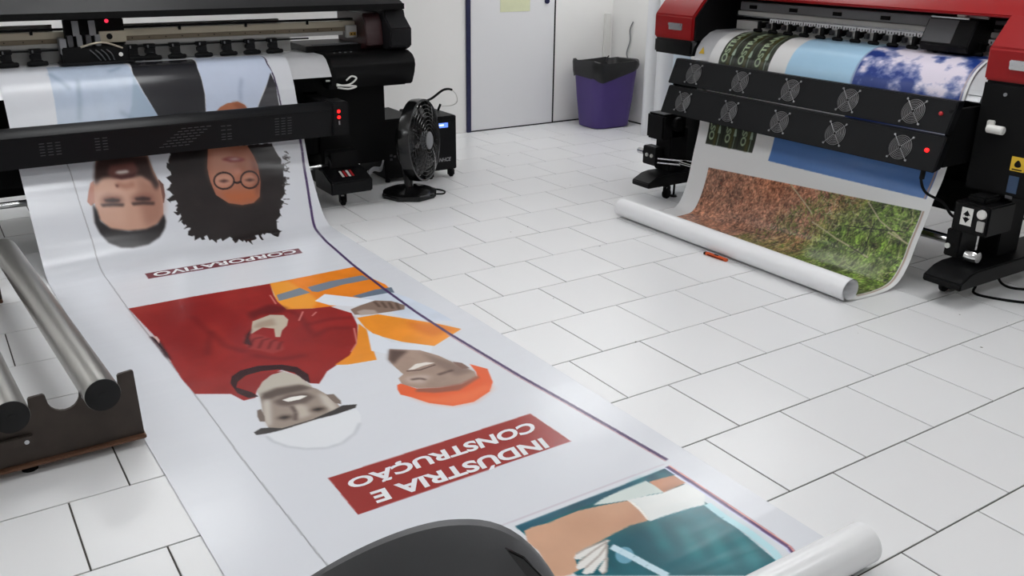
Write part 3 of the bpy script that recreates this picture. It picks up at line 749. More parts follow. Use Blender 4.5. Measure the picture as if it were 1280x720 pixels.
# deep blue block below the fan panels
d1_, d2_ = Q.rc((960, 201)), Q.rc((1158, 249))
dR = (d1_[0] + d2_[0]) / 2
Q.fill_rc(np.array([(dR - 85, d1_[1]), (d1_[0], d1_[1]), (d2_[0], d2_[1]), (dR - 85, d2_[1])]), (70, 112, 172), noise=.06)
Q.fill_rc(np.array([(dR - 85, d2_[1] + 1.5), (d2_[0], d2_[1] + 1.5), (d2_[0], d2_[1] + 4), (dR - 85, d2_[1] + 4)]), (150, 128, 126))
# soil and grass photograph
G = [(887, 203), (1150, 269), (1146, 285), (1132, 315), (1118, 340), (1105, 356), (1080, 366), (1068, 352), (1000, 326), (930, 300), (850, 268), (858, 262), (868, 245), (876, 222)]
gp = Q.pts(G)
g0 = Q.rc((887, 203)); g1 = Q.rc((1150, 269)); g2 = Q.rc((1108, 355))
gr0 = (g0[0] + g1[0]) / 2; gr1 = min(g2[0] + 60, roll0 and Q.n - 1); gc0, gc1 = g1[1], g0[1]
def ground(R, C):
    n_, m_ = R.shape
    t = np.clip((R - R.min()) / (R.max() - R.min() + 1e-9), 0, 1); uu = np.clip((C.max() - C) / (C.max() - C.min() + 1e-9), 0, 1)
    if gc0 > gc1: uu = 1 - uu
    f1 = fbm(n_, m_, 55, 3, 4); f2 = .55 * fbm(n_, m_, 9, 9, 3, .8) + .45 * fbm(n_, m_, 2.2, 17, 1, 1.0); f3 = fbm(n_, m_, 80, 31, 3)
    mixg = np.clip((uu * 1.15 + (t - .5) * .45 + (f1 - .5) * .6 - .48) * 3.2, 0, 1)[..., None]
    soil = np.array((160, 116, 95.0)) * (.25 + 1.5 * f2[..., None]) + np.array((24, 4, -6.0)) * (f3[..., None] - .4) * 2
    grass = np.array((98, 120, 52.0)) * (-.35 + 2.75 * f2[..., None])
    dark = np.clip((f1 - .5) * 5, 0, 1)[..., None] * mixg
    return np.clip(soil * (1 - mixg) + grass * mixg * (1 - .45 * dark), 12, 240)
Q.fill_rc(np.array([(gr0, gc0), (gr0, gc1), (gr1, gc1), (gr1, gc0)]), ground)
rg = np.random.RandomState(4)
for k in range(3600):
    u_ = rg.rand() ** .8; v_ = rg.rand(); gg = u_ + (v_ - .5) * .4
    rr = gr0 + (gr1 - gr0) * v_; cc = gc1 + (gc0 - gc1) * u_
    an = rg.uniform(-1.2, 1.2) + (.6 if rg.rand() < .5 else -.4); l_ = rg.uniform(6, 22); wd = rg.uniform(.4, .9)
    if gg < .38: col = [(120, 62, 46), (206, 160, 130), (92, 60, 50), (186, 120, 92)][rg.randint(4)]; l_ *= .5
    elif rg.rand() < .5: col = [(168, 172, 108), (120, 150, 60), (196, 190, 150), (92, 130, 48)][rg.randint(4)]
    else: col = [(30, 32, 20), (50, 62, 26), (60, 46, 36), (72, 92, 40)][rg.randint(4)]
    d = np.array([math.cos(an), math.sin(an)]) * l_ / 2; nn = np.array([-d[1], d[0]]) / (l_ / 2) * wd
    a, b = np.array([rr, cc]) - d, np.array([rr, cc]) + d
    lo, hi = min(gc0, gc1), max(gc0, gc1)
    pl = np.array([a + nn, b, a - nn]); pl[:, 0] = np.clip(pl[:, 0], gr0, gr1); pl[:, 1] = np.clip(pl[:, 1], lo, hi)
    Q.fill_rc(pl, col, alpha=.75, ss=2)
for L in ([(988, 230), (1012, 262), (1015, 268)], [(1015, 277), (1045, 298), (1062, 308), (1085, 322)], [(1085, 252), (1100, 276), (1128, 300)], [(1110, 290), (1135, 305)]):
    Q.line(L, 1.6, (196, 184, 150))
for L in ([(1055, 282), (1090, 286), (1130, 290)], [(1062, 308), (1078, 318), (1092, 280)]):
    Q.line(L, 1.4, (24, 24, 18))
Q.fill([(1005, 308), (1040, 312), (1075, 322), (1110, 340), (1095, 345), (1050, 335), (1010, 322)], (200, 204, 192), soft=5, alpha=.45)
e = 1 if gc0 < gc1 else -1
Q.fill_rc(np.array([(gr0, gc0 - e * 1.5), (gr1, gc0 - e * 1.5), (gr1, gc0 - e * 4), (gr0, gc0 - e * 4)]), (172, 150, 136))
rl = int(np.searchsorted(Q.s, Q.len - sum(np.linalg.norm(np.diff(sp2, axis=0), axis=1)))) + 6
Q.img[rl:] = (233, 233, 235)
sh = Q.build('printed_sheet', 'print_right', (4.1, 3.55, 0))
tag(sh, 'white printed sheet with grass picture hanging from the red printer, rolled at its end', 'sheet')
# ------------------------------------------------------------------ shared small parts
def caster(parent, x, y, zt, r=.032, ax='x'):
    m = MB(); dx, dy = (.012, 0) if ax == 'x' else (0, .012)
    f = MB().cyl((x, y, zt), (x, y, zt - .018), .024, n=16)
    for s_ in (-1, 1):
        cx, cy = x + s_ * dx * 1.7, y + s_ * dy * 1.7
        f.box(cx - (.003 if ax == 'x' else .016), cx + (.003 if ax == 'x' else .016), cy - (.016 if ax == 'x' else .003), cy + (.016 if ax == 'x' else .003), r * .7, zt - .01)
    c = f.build('caster', 'black', parent, bevel=.001, seg=1)
    m.cyl((x - dx, y - dy, r), (x + dx, y + dy, r), r, n=24).build('wheel', 'black_matte', c, bevel=.003)
    MB().cyl((x - dx * 1.9, y - dy * 1.9, r), (x + dx * 1.9, y + dy * 1.9, r), .007, n=10).build('axle', 'grey', c)
    return c
def leveler(parent, x, y, zt):
    MB().cyl((x, y, .012), (x, y, zt), .008, n=10).cyl((x, y, 0), (x, y, .014), .026, .02, n=18).build('leveling_foot', 'black', parent)

# ------------------------------------------------------------------ black printer
LP = thing('large_format_printer', (1.3, 6.2, 0), 'black wide format printer feeding the long banner, beside the floor fan', 'printer')
B(-.3, 2.95, 5.90, 6.5, .745, .94).build('body', 'black_matte', LP, bevel=.006)
MB().prism([(6.26, .987), (5.86, .985), (5.806, .966), (5.757, .914), (5.722, .86), (5.78, .855), (6.26, .93)], 'x', .28, 2.318).build('platen', 'platen', LP)
nose = [(5.98, .992), (5.84, .99), (5.785, .972), (5.752, .94), (5.742, .90), (5.76, .84), (5.80, .765), (6.5, .765), (6.5, .992)]
MB().prism(nose, 'x', 2.325, 2.95).build('front_cover', 'black', LP, bevel=.008)
MB().prism(nose, 'x', -.3, .275).build('front_cover', 'black', LP, bevel=.008)
B(2.325, 2.36, 5.745, 5.80, .80, .90).build('cover_latch', 'black_matte', LP, bevel=.004)
eh = [(5.86, .993), (5.795, 1.02), (5.79, 1.14), (5.885, 1.215), (5.90, 1.262), (6.5, 1.262), (6.5, .993)]
MB().prism(eh, 'x', 2.79, 2.95).build('end_housing', 'charcoal', LP, bevel=.008)
MB().prism(eh, 'x', -.3, -.14).build('end_housing', 'charcoal', LP, bevel=.008)
MB().prism([(5.95, .995), (5.90, 1.03), (5.92, 1.18), (5.96, 1.235), (6.4, 1.235), (6.4, .995)], 'x', 2.66, 2.786).build('inner_panel', 'burgundy', LP, bevel=.006)
hood = MB().prism([(5.855, 1.264), (5.855, 1.298), (6.12, 1.40), (6.52, 1.43), (6.52, 1.345), (6.12, 1.315), (5.95, 1.264)], 'x', -.3, 2.93).build('hood', 'charcoal', LP, bevel=.006)
B(-.3, 2.93, 5.852, 5.86, 1.262, 1.30).build('hood_lip', 'black_matte', hood, bevel=.002)
B(1.15, 2.16, 6.22, 6.23, 1.10, 1.20).build('rear_window', 'light_grey', LP)
B(-.14, .76, 6.22, 6.23, 1.10, 1.21).build('rear_window', 'light_grey', LP)
# carriage rail
rail = B(-.14, 2.66, 6.085, 6.2, 1.138, 1.178).build('guide_beam', 'beam', LP, bevel=.004)
B(-.14, 2.60, 6.078, 6.088, 1.113, 1.139).build('rail_groove', 'beam_brown', rail)
for k in range(26): MB().cyl((-.02 + k * .1, 6.081, 1.127), (-.02 + k * .1, 6.074, 1.127), .004, n=8).build('rail_screw', 'black_matte', rail)
B(-.14, 2.56, 6.07, 6.2, 1.088, 1.112).build('rail_lip', 'light_grey', rail, bevel=.002)
B(2.58, 2.66, 6.06, 6.085, 1.068, 1.15).build('beam_end', 'light_grey', rail, bevel=.003)
B(2.605, 2.65, 6.054, 6.062, 1.082, 1.105).build('brass_plate', 'gold', rail)
for xx_ in (2.616, 2.638): MB().cyl((xx_, 6.055, 1.093), (xx_, 6.05, 1.093), .005, n=8).build('brass_screw', 'black_matte', rail)
MB().cyl((2.66, 6.09, 1.145), (2.74, 6.09, 1.145), .009, n=12).build('rail_rod', 'light_grey', rail)
cb = B(-.14, 2.64, 6.075, 6.095, 1.186, 1.199).build('cable_tray', 'black_matte', LP)
for k in range(6): B(.2 + k * .42, .216 + k * .42, 6.07, 6.076, 1.165, 1.19).build('tray_hook', 'black_matte', cb)
B(-.14, 2.2, 6.13, 6.14, .99, 1.088).build('feed_plate', 'light_grey', LP)
B(-.14, 2.3, 6.045, 6.055, 1.073, 1.083).build('pinch_bar', 'black', LP)
for xr in (.476, .629, 1.267, 1.416, 1.58, 1.738, 1.891, 2.042, 1.165, .33):
    a = MB().box(xr - .032, xr + .032, 6.022, 6.066, 1.066, 1.092).box(xr - .024, xr + .024, 6.0, 6.05, 1.02, 1.07).box(xr - .036, xr - .02, 5.995, 6.035, 1.036, 1.062).prism([(xr - .024, 1.035), (xr + .024, 1.035), (xr + .045, 1.016), (xr - .045, 1.016)], 'y', 5.992, 6.03).build('pinch_arm', 'black_fine', LP, bevel=.003)
    MB().lathe([(.0, -.055), (.010, -.055), (.014, -.045), (.014, .045), (.010, .055), (0, .055)], (xr, 5.998, 1.0125), (1, 0, 0), 16).build('pinch_roller', 'black_matte', a)
    B(xr - .02, xr - .012, 6.006, 6.014, 1.072, 1.088).build('arm_clip', 'grey', a)
# print carriage
cr_ = B(.76, 1.12, 5.93, 6.06, 1.004, 1.10).build('print_carriage', 'black_matte', LP, bevel=.006)
B(.74, 1.15, 5.915, 6.06, 1.000, 1.012).build('carriage_base', 'charcoal', cr_, bevel=.003)
B(.80, 1.13, 6.02, 6.075, 1.10, 1.25).build('carriage_board', 'black_matte', cr_, bevel=.004)
B(.98, 1.13, 5.985, 6.02, 1.115, 1.18).build('head_plate', 'beam', cr_, bevel=.003)
MB().cyl((1.035, 5.986, 1.15), (1.035, 5.98, 1.15), .017, n=18).build('plate_hole', 'black_matte', cr_)
for k in range(4): B(.80 + k * .05, .83 + k * .05, 5.96, 6.0, 1.10, 1.165).build('ink_damper', ('dark_grey', 'grey', 'dark_grey', 'grey')[k], cr_, bevel=.003)
B(.755, .79, 5.95, 6.05, 1.06, 1.15).build('side_bracket', 'grey', cr_, bevel=.003)
for k, x in enumerate((.835, .925)):
    MB().prism([(5.965, 1.16), (5.965, 1.245), (5.972, 1.245), (5.972, 1.16)], 'x', x, x + .036).build('flat_cable', 'grey', cr_)
MB().path(smooth([(.86, 5.93, 1.10), (.93, 5.915, 1.12), (1.0, 5.92, 1.12), (1.09, 5.93, 1.085)], 6), .006).build('ink_hose', 'beam', cr_)
for k in range(4): MB().path(smooth([(.90 + k * .03, 5.94, 1.09), (.93 + k * .03, 5.918, 1.06), (.96 + k * .025, 5.922, 1.02)], 6), .004).build('ink_hose', 'dark_grey', cr_)
MB().cyl((1.075, 5.931, 1.05), (1.075, 5.924, 1.05), .012, n=16).build('round_cap', 'white_plastic', cr_)
MB().cyl((1.035, 6.018, 1.237), (1.035, 6.01, 1.237), .011, n=12).build('status_light', 'led_pink', cr_)
mst = B(2.26, 2.66, 6.0, 6.4, .99, 1.03).build('capping_station', 'black', LP, bevel=.004)
B(2.30, 2.62, 5.98, 6.0, 1.035, 1.043).build('wiper_rail', 'dark_grey', mst)
for k in range(4): B(2.40 + k * .04, 2.415 + k * .04, 5.87, 5.876, .9925, .9955).build('panel_button', 'grey', LP)
# stand
for x0, x1 in ((2.30, 2.80), (-.26, .06)):
    B(x0, x1, 5.95, 6.3, .2, .745).build('leg', 'black_matte', LP, bevel=.006)
for x0, x1 in ((2.26, 2.44), (-.18, .02)):
    B(x0, x1, 5.6, 6.62, .095, .2).build('foot', 'black_matte', LP, bevel=.006)
    caster(LP, (x0 + x1) / 2 - .03, 5.66, .097); caster(LP, (x0 + x1) / 2, 6.56, .097)
bx_ = MB().prism([(5.555, .105), (5.55, .19), (5.70, .248), (5.84, .25), (5.84, .105)], 'x', 2.20, 2.50).build('switch_box', 'black_fine', LP, bevel=.008)
def slope(x, t, lift): return (x, 5.55 + .15 * t, .19 + .058 * t + lift)
MB().add([slope(2.295, .25, .0015), slope(2.40, .25, .0015), slope(2.40, .85, .0015), slope(2.295, .85, .0015)], [(0, 1, 2, 3)]).build('switch_panel', 'black_matte', bx_)
for k, m_ in enumerate(('white_plastic', 'led_dull', 'white_plastic', 'led_dull')):
    x = 2.302 + k * .024; MB().add([slope(x, .32, .004), slope(x + .017, .32, .004), slope(x + .017, .78, .004), slope(x, .78, .004)], [(0, 1, 2, 3)]).build('rocker_switch', m_, bx_)
rod = MB().cyl((-.1, 5.75, .268), (2.21, 5.75, .268), .019, n=20).build('take_up_rod', 'chrome', LP)
MB().cyl((2.21, 5.75, .268), (2.26, 5.75, .268), .012, n=14).cyl((2.26, 5.75, .275), (2.31, 5.75, .275), .05, n=20).build('rod_clutch', 'charcoal', rod, bevel=.003)
for dy, dz in ((-.03, .03), (.02, .035), (-.02, -.03)): MB().cyl((2.31, 5.75 + dy, .275 + dz), (2.345, 5.75 + dy, .275 + dz), .007, n=8).build('clutch_pin', 'grey', rod)
B(2.27, 2.46, 5.70, 5.82, .25, .36).build('clutch_bracket', 'black_matte', LP, bevel=.004)
B(-.12, -.05, 5.70, 5.84, .2, .33).build('clutch_bracket', 'black_matte', LP, bevel=.004)
for k in range(3): MB().path(smooth([(2.50, 5.62, .22 - k * .012), (2.56, 5.66, .235 - k * .01), (2.64, 5.72, .215 - k * .012), (2.70, 5.8, .24)], 6), .006).build('loose_cord', 'grey', LP)
B(-.26, 2.30, 6.22, 6.26, .2, .745).build('stand_panel', 'black_matte', LP)  # added black panel: darkens the space under the printer and shades the floor
B(-.1, 2.3, 5.98, 6.05, .30, .42).build('cross_beam', 'black_matte', LP, bevel=.004)
# drying bar across the front
bar = MB().prism([(5.435, .695), (5.50, .737), (5.538, .737), (5.538, .535), (5.46, .526)], 'x', -.2, 2.20).build('drying_bar', 'black_fine', LP, bevel=.004)
B(2.19, 2.30, 5.43, 5.60, .53, .742).build('bar_end', 'black_fine', bar, bevel=.006)
B(2.20, 2.30, 5.58, 5.95, .60, .72).build('bar_bracket', 'black_matte', bar, bevel=.004)
B(-.3, -.19, 5.43, 5.95, .53, .742).build('bar_bracket', 'black_matte', bar, bevel=.004)
for z_ in (.685, .648): MB().lathe([(0, -.010), (.008, -.008), (.011, 0), (.011, .008)], (2.232, 5.428, z_), (0, 1, 0), 14).build('indicator_light', 'led', bar)
B(2.228, 2.236, 5.425, 5.431, .60, .625).build('toggle_switch', 'grey', bar)
def face_pt(x, t): return (x, 5.4345 + .025 * t, .692 - .165 * t)   # front face of the bar
def vent(xc, cols, rows_):
    m = MB()
    for r_, t in enumerate(rows_):
        for x in cols[r_]:
            p = face_pt(x, t); m.box(x - .013, x + .013, p[1] - .0008, p[1] + .004, p[2] - .0016, p[2] + .0016)
    m.build('vent_slots', 'dark_grey', bar)
T7 = [.12, .22, .32, .42, .52, .62, .72]
vent(0, [[1.83 + k * .04 for k in range(3)]] * 7, T7)
vent(0, [[1.14 + .0 * k + j * .036 + (6 - k) * .022 for j in range(5)] for k in range(7)], [.15, .25, .35, .45, .55, .65, .75])
vent(0, [[1.50, 1.536]] * 5, [.2, .35, .5, .6, .7])
vent(0, [[.80, .84]] * 5, T7[1:6]); vent(0, [[.52, .56, .6]] * 5, T7[1:6])
for pts in ([(2.36, 5.86, .80), (2.40, 5.84, .79), (2.46, 5.85, .795), (2.50, 5.84, .83), (2.47, 5.85, .845), (2.43, 5.85, .82)], [(2.37, 5.86, .775), (2.44, 5.84, .765), (2.50, 5.85, .775), (2.44, 5.84, .785), (2.36, 5.85, .79)], [(2.29, 5.86, .825), (2.315, 5.85, .825)]):
    MB().path(smooth([(p[0], p[1] - .10, p[2] + .005) for p in pts], 6), .006).build('white_cord', 'white_plastic', LP)

# ------------------------------------------------------------------ red printer
RP = thing('large_format_printer', (4.7, 3.6, 0), 'red and black wide format printer with two rows of fan grilles', 'printer')
MB().prism([(4.56, 1.10), (4.56, .72), (5.15, .72), (5.15, 1.13), (4.62, 1.13)], 'y', 2.53, 4.58).build('body', 'black_matte', RP, bevel=.006)
pl = MB().prism([(4.86, 1.158), (4.66, 1.156), (4.605, 1.142), (4.54, 1.10), (4.496, 1.04), (4.474, .97), (4.56, .95), (4.86, .96)], 'y', 2.555, 4.60).build('platen', 'platen', RP)
for k in range(6):
    a = k / 6; z_ = 1.0 + .022 * k; x_ = 4.478 + .012 * k + .004 * k * k * .5
    B(x_ - .001, x_ + .003, 2.558, 2.625, z_, z_ + .0025).build('platen_mark', 'grey', pl)
P_ = unp((872, 63), 'x', 4.462)
MB().add([(4.4815, 4.565, 1.012), (4.4815, 4.515, 1.012), (4.497, 4.54, 1.058)], [(0, 1, 2)]).build('warning_triangle', 'yellow', pl)
# red housings
fr = [(4.45, 1.088), (4.447, 1.243), (4.57, 1.385), (4.70, 1.45), (5.15, 1.45), (5.15, 1.088)]
for y0, y1 in ((4.61, 4.99), (1.98, 2.545)):
    hs = MB().prism(fr, 'y', y0, y1).build('end_housing', 'red', RP, bevel=.010)
    yc = 4.77 if y0 > 3 else 2.36
    hd = B(4.436, 4.452, yc - .065, yc + .065, 1.150, 1.196).build('handle_plate', 'silver', hs, bevel=.004)
    B(4.424, 4.44, yc - .06, yc + .06, 1.176, 1.196).build('handle_lip', 'silver', hd, bevel=.004)
    B(4.452, 5.15, y0 + .004, y1 - .004, .985 if y0 > 3 else .54, 1.087).build('side_cover', 'black_gloss' if y0 > 3 else 'black_matte', RP, bevel=.012)
MB().prism([(4.468, 1.09), (4.465, 1.238), (4.58, 1.372), (4.70, 1.435), (5.14, 1.435), (5.14, 1.09)], 'y', 4.598, 4.6105).build('inner_plate', 'black_matte', RP)
B(4.90, 5.15, 2.545, 4.56, 1.16, 1.42).build('rear_cover', 'black_matte', RP)
hd = MB().prism([(4.585, 1.372), (4.575, 1.385), (4.62, 1.43), (4.78, 1.50), (5.15, 1.52), (5.15, 1.44), (4.80, 1.425), (4.64, 1.385)], 'y', 1.98, 4.96).build('hood', 'red', RP, bevel=.005)
# rail, ruler, pinch rollers
B(4.82, 4.9, 2.55, 4.55, 1.285, 1.34).build('upper_rail', 'grey', RP, bevel=.004)
rl_ = B(4.80, 4.9, 2.55, 4.55, 1.255, 1.283).build('guide_beam', 'light_grey', RP, bevel=.004)
for k in range(6): B(4.812, 4.82, 2.7 + k * .34, 2.76 + k * .34, 1.298, 1.32).build('rail_clip', 'black_matte', rl_)
B(4.796, 4.9, 2.55, 4.55, 1.247, 1.2545).build('rail_edge', 'silver', rl_)
ru = B(4.788, 4.80, 2.56, 4.25, 1.222, 1.246).build('ruler', 'paper', RP)
tk = MB()
for k in range(84):
    y_ = 2.57 + k * .02; tk.box(4.7872, 4.789, y_, y_ + .007, 1.226 if k % 5 else 1.223, 1.238 if k % 5 else 1.244)
tk.build('ruler_marks', 'dark_grey', ru)
B(4.79, 4.9, 2.56, 4.54, 1.165, 1.221).build('feed_plate', 'light_grey', RP)
for k in range(14):
    y_ = 4.262 - k * .126
    if 2.74 < y_ < 3.0: pass
    a = MB().prism([(4.715, 1.190), (4.74, 1.225), (4.785, 1.228), (4.785, 1.212), (4.75, 1.19)], 'y', y_ - .011, y_ + .011).box(4.70, 4.722, y_ - .012, y_ + .012, 1.180, 1.234).build('pinch_arm', 'black', RP, bevel=.003)
    MB().lathe([(0, -.034), (.008, -.034), (.0115, -.026), (.0115, .026), (.008, .034), (0, .034)], (4.698, y_, 1.1765), (0, 1, 0), 16).build('pinch_roller', 'black_matte', a)
    B(4.735, 4.78, y_ + .016, y_ + .05, 1.195, 1.212).build('arm_spring', 'light_grey', a, bevel=.003)
    B(4.75, 4.78, y_ - .038, y_ - .016, 1.188, 1.218).build('arm_block', 'dark_grey', a, bevel=.003)
car = MB().prism([(4.615, 1.18), (4.60, 1.215), (4.66, 1.345), (4.83, 1.345), (4.83, 1.18)], 'y', 2.75, 3.03).build('print_carriage', 'black', RP, bevel=.006)
MB().prism([(4.603, 1.226), (4.655, 1.34), (4.660, 1.338), (4.608, 1.224)], 'y', 2.85, 3.02, ).build('carriage_face', 'dark_grey', car)
B(4.66, 4.80, 2.80, 3.02, 1.346, 1.354).build('carriage_top', 'silver', car, bevel=.002)
B(4.67, 4.72, 2.83, 2.88, 1.354, 1.372).build('ink_port', 'white_plastic', car, bevel=.004)
MB().cyl((4.70, 2.82, 1.362), (4.70, 2.72, 1.362), .010, n=12).build('ink_pipe', 'light_grey', car)
# fan panels
def fan_panel(top, bot, thick, ys, led_y, ledm):
    (xt, zt), (xb, zb) = top, bot
    d = Vector((xb - xt, 0, zb - zt)).normalized(); n = Vector((d.z, 0, -d.x))
    if n.x > 0: n = -n
    prof = [(xt, zt), (xb, zb), (xb + thick, zb + .012), (xt + thick, zt - .004)]
    p = MB().prism(prof, 'y', 2.55, 4.57).build('fan_panel', 'panel_black', RP, bevel=.005)
    mid = Vector(((xt + xb) / 2, 0, (zt + zb) / 2)); e1 = Vector((0, 1, 0)); e2 = -d
    for y_ in ys:
        c = mid + Vector((0, y_, 0)) + n * .004
        m = MB()
        for k in range(7): m.ring(c + n * (.004 * (1 - (k / 6) ** 2)), n, .011 + k * .0085, .0015, 24, 4)
        for a_ in (48, 132, 228, 312):
            q = e1 * math.cos(math.radians(a_)) + e2 * math.sin(math.radians(a_))
            m.path([c + q * .006 + n * .004, c + q * .04 + n * .003, c + q * .066 + n * .001, c + q * .08], .0017, 5)
            m.cyl(c + q * .08 - n * .003, c + q * .08 + n * .003, .0055, n=10)
        m.build('fan_grille', 'grille', p)
        MB().cyl(c - n * .0035, c - n * .0015, .062, n=32).build('fan_opening', 'gap', p)
    c = mid + Vector((0, led_y, 0)) + e2 * .012
    MB().lathe([(.011, 0), (.010, .008), (.006, .012), (0, .013)], c, n, 16).build('indicator_light', ledm, p)
    return p
fp = fan_panel((4.283, .992), (4.222, .834), .06, [4.36, 3.955, 3.563, 3.163, 2.765], 2.616, 'led_dull')
fp2 = fan_panel((4.236, .820), (4.172, .645), .06, [4.39, 3.977, 3.575, 3.180, 2.772], 2.626, 'led')
for y_ in (2.56, 4.54): B(4.26, 4.6, y_, y_ + .02, .66, .95).build('panel_bracket', 'black_matte', RP, bevel=.003)
B(4.27, 4.30, 4.28, 4.34, .815, .83).build('panel_hinge', 'light_grey', RP)
MB().path(smooth([(4.20, 2.62, .665), (4.19, 2.62, .60), (4.22, 2.60, .53), (4.30, 2.55, .48), (4.34, 2.52, .42), (4.36, 2.5, .40)], 6), .007).cyl((4.20, 2.62, .665), (4.195, 2.62, .60), .013, n=12).build('fan_cord', 'black_matte', RP)
# near end fittings
lv = B(4.43, 4.452, 2.44, 2.475, .845, .90).build('media_lever', 'white_plastic', RP, bevel=.004)
MB().cyl((4.42, 2.46, .862), (4.42, 2.375, .862), .021, n=18).build('lever_grip', 'white_plastic', lv, bevel=.004)
st = B(4.4495, 4.4525, 2.255, 2.325, .675, .745).build('warning_sticker', 'yellow', RP)
MB().add([(4.449, 2.290 + .016 * math.sin(t) * (1 - .4 * math.cos(t)), .712 + .018 * math.cos(t)) for t in [k * math.pi / 8 for k in range(16)]], [tuple(range(16))]).build('warning_mark', 'black_matte', st)
B(4.449, 4.4515, 2.265, 2.315, .680, .686).build('warning_line', 'black_matte', st)
B(4.4495, 4.4525, 2.27, 2.32, .565, .65).build('ink_window', 'blue_glass', RP)
B(4.4495, 4.4525, 2.285, 2.32, .535, .55).build('small_plate', 'dark_grey', RP)
MB().cyl((4.452, 2.42, 1.03), (4.446, 2.42, 1.03), .009, n=12).build('bolt', 'grey', RP)
# stand
for sgn, ya, yb in ((1, 2.29, 2.50), (-1, 4.62, 4.80)):
    B(4.60, 4.80, ya + (.09 if sgn > 0 else .01), yb - .01, .18, .76).build('leg', 'black_matte', RP, bevel=.005)
    ft = MB().prism([(4.16, .10), (4.16, .135), (4.24, .175), (4.30, .185), (5.32, .185), (5.32, .10)], 'y', ya, yb).build('foot', 'black', RP, bevel=.006)
    yw = 2.50 if sgn > 0 else 4.66
    caster(RP, 4.36, yw - .01, .102, .036, 'y'); leveler(RP, 4.44, yw, .102)
    caster(RP, 5.24, yw - .03, .102, .036, 'y'); leveler(RP, 5.12, yw, .102)
B(4.70, 4.76, 2.5, 4.62, .40, .50).build('cross_beam', 'black_matte', RP, bevel=.004)
B(4.80, 4.83, 2.5, 4.62, .30, .72).build('stand_panel', 'charcoal', RP)
mb = B(4.33, 4.56, 2.31, 2.50, .345, .50).build('take_up_motor', 'black', RP, bevel=.008)
lb = B(4.327, 4.3295, 2.395, 2.455, .385, .475).build('arrow_label', 'white_plastic', mb)
for z0, sg in ((.437, 1), (.423, -1)):
    MB().add([(4.3262, 2.425 - .020, z0), (4.3262, 2.425 + .020, z0), (4.3262, 2.425, z0 + sg * .026)], [(0, 1, 2)]).add([(4.3262, 2.425 - .009, z0), (4.3262, 2.425 + .009, z0), (4.3262, 2.425 + .009, z0 - sg * .004), (4.3262, 2.425 - .009, z0 - sg * .004)], [(0, 1, 2, 3)]).build('arrow', 'black_matte', lb)
MB().cyl((4.327, 2.345, .46), (4.312, 2.345, .46), .024, n=20).build('selector_knob', 'white_plastic', mb, bevel=.003)
B(4.322, 4.33, 2.325, 2.365, .37, .425).build('toggle_plate', 'light_grey', mb, bevel=.003)
MB().box(4.36, 4.50, 2.36, 2.46, .50, .535).build('motor_cap', 'black_matte', mb, bevel=.01)
rd = MB().cyl((4.42, 2.52, .262), (4.42, 4.62, .262), .024, n=20).build('take_up_rod', 'chrome', RP)
B(4.34, 4.50, 2.44, 2.52, .20, .345).build('rod_holder', 'black', rd, bevel=.006)
MB().cyl((4.338, 2.50, .255), (4.330, 2.50, .255), .014, n=14).build('holder_bolt', 'white_plastic', rd)
MB().lathe([(0, -.03), (.028, -.03), (.034, -.015), (.034, .03), (.03, .035), (0, .035)], (4.34, 2.36, .235), (0, 1, 0), 18).build('drive_roller', 'chrome', rd)
# far take-up holder
tw = B(4.36, 4.52, 4.64, 4.80, .19, .50).build('take_up_holder', 'black_matte', RP, bevel=.008)
B(4.28, 4.50, 4.64, 4.82, .42, .60).build('holder_motor', 'black', tw, bevel=.014)
MB().cyl((4.40, 4.66, .53), (4.40, 4.60, .53), .05, n=20).build('holder_hub', 'black', tw, bevel=.006)
B(4.28, 4.36, 4.70, 4.84, .23, .36).build('holder_plate', 'black', tw, bevel=.006)
MB().cyl((4.30, 4.84, .31), (4.30, 4.90, .31), .022, n=16).build('holder_pin', 'chrome', tw)
for dy in (.0, .05): MB().cyl((4.279, 4.74 + dy, .30), (4.270, 4.74 + dy, .30), .013, n=12).build('holder_bolt', 'light_grey', tw)
MB().cyl((4.30, 4.70, .255), (4.46, 4.52, .25), .008, n=10).cyl((4.30, 4.70, .285), (4.46, 4.52, .28), .008, n=10).build('guide_pin', 'silver', tw)

# ------------------------------------------------------------------ floor fan
FN = thing('floor_fan', (2.83, 5.66, 0), 'black floor fan with round grille standing on a flat base', 'fan')
base8 = []
for k in range(8):
    a = math.radians(22.5 + 45 * k - 30); base8.append((2.83 + .205 * math.cos(a), 5.66 + .205 * math.sin(a)))
bs = MB().prism(base8, 'z', 0, .035).build('base', 'black_gloss', FN, bevel=.01)
MB().lathe([(.19, .035), (.15, .05), (.08, .058), (.06, .07), (0, .07)], (2.83, 5.66, 0), (0, 0, 1), 24).build('base_dome', 'black_gloss', bs)
B(2.805, 2.88, 5.44, 5.46, .036, .044).build('speed_switch', 'dark_grey', bs, bevel=.003)
nf = Vector((.64, -.77, .06)).normalized(); fc = Vector((2.95, 5.655, .385))
MB().path(smooth([(2.83, 5.66, .05), (2.825, 5.69, .2), (2.83, 5.74, .36), (2.85, 5.74, .40)], 6), .032, 14).build('stand_post', 'black_gloss', FN)
MB().lathe([(0, -.20), (.05, -.195), (.075, -.17), (.08, -.08), (.06, -.05), (0, -.05)], fc, nf, 24).build('motor_housing', 'black_gloss', FN)
cg = MB()
cg.lathe([(.275, -.07), (.287, -.068), (.290, -.03), (.287, .01), (.275, .012), (.270, -.03), (.275, -.07)], fc, nf, 48)
cage = cg.build('cage_ring', 'black_gloss', FN)
gm = MB()
for k in range(9): gm.ring(fc + nf * (.045 - .035 * (k / 8) ** 2), nf, .06 + k * .0265, .0022, 40, 4)
e1 = nf.orthogonal().normalized(); e2 = nf.cross(e1)
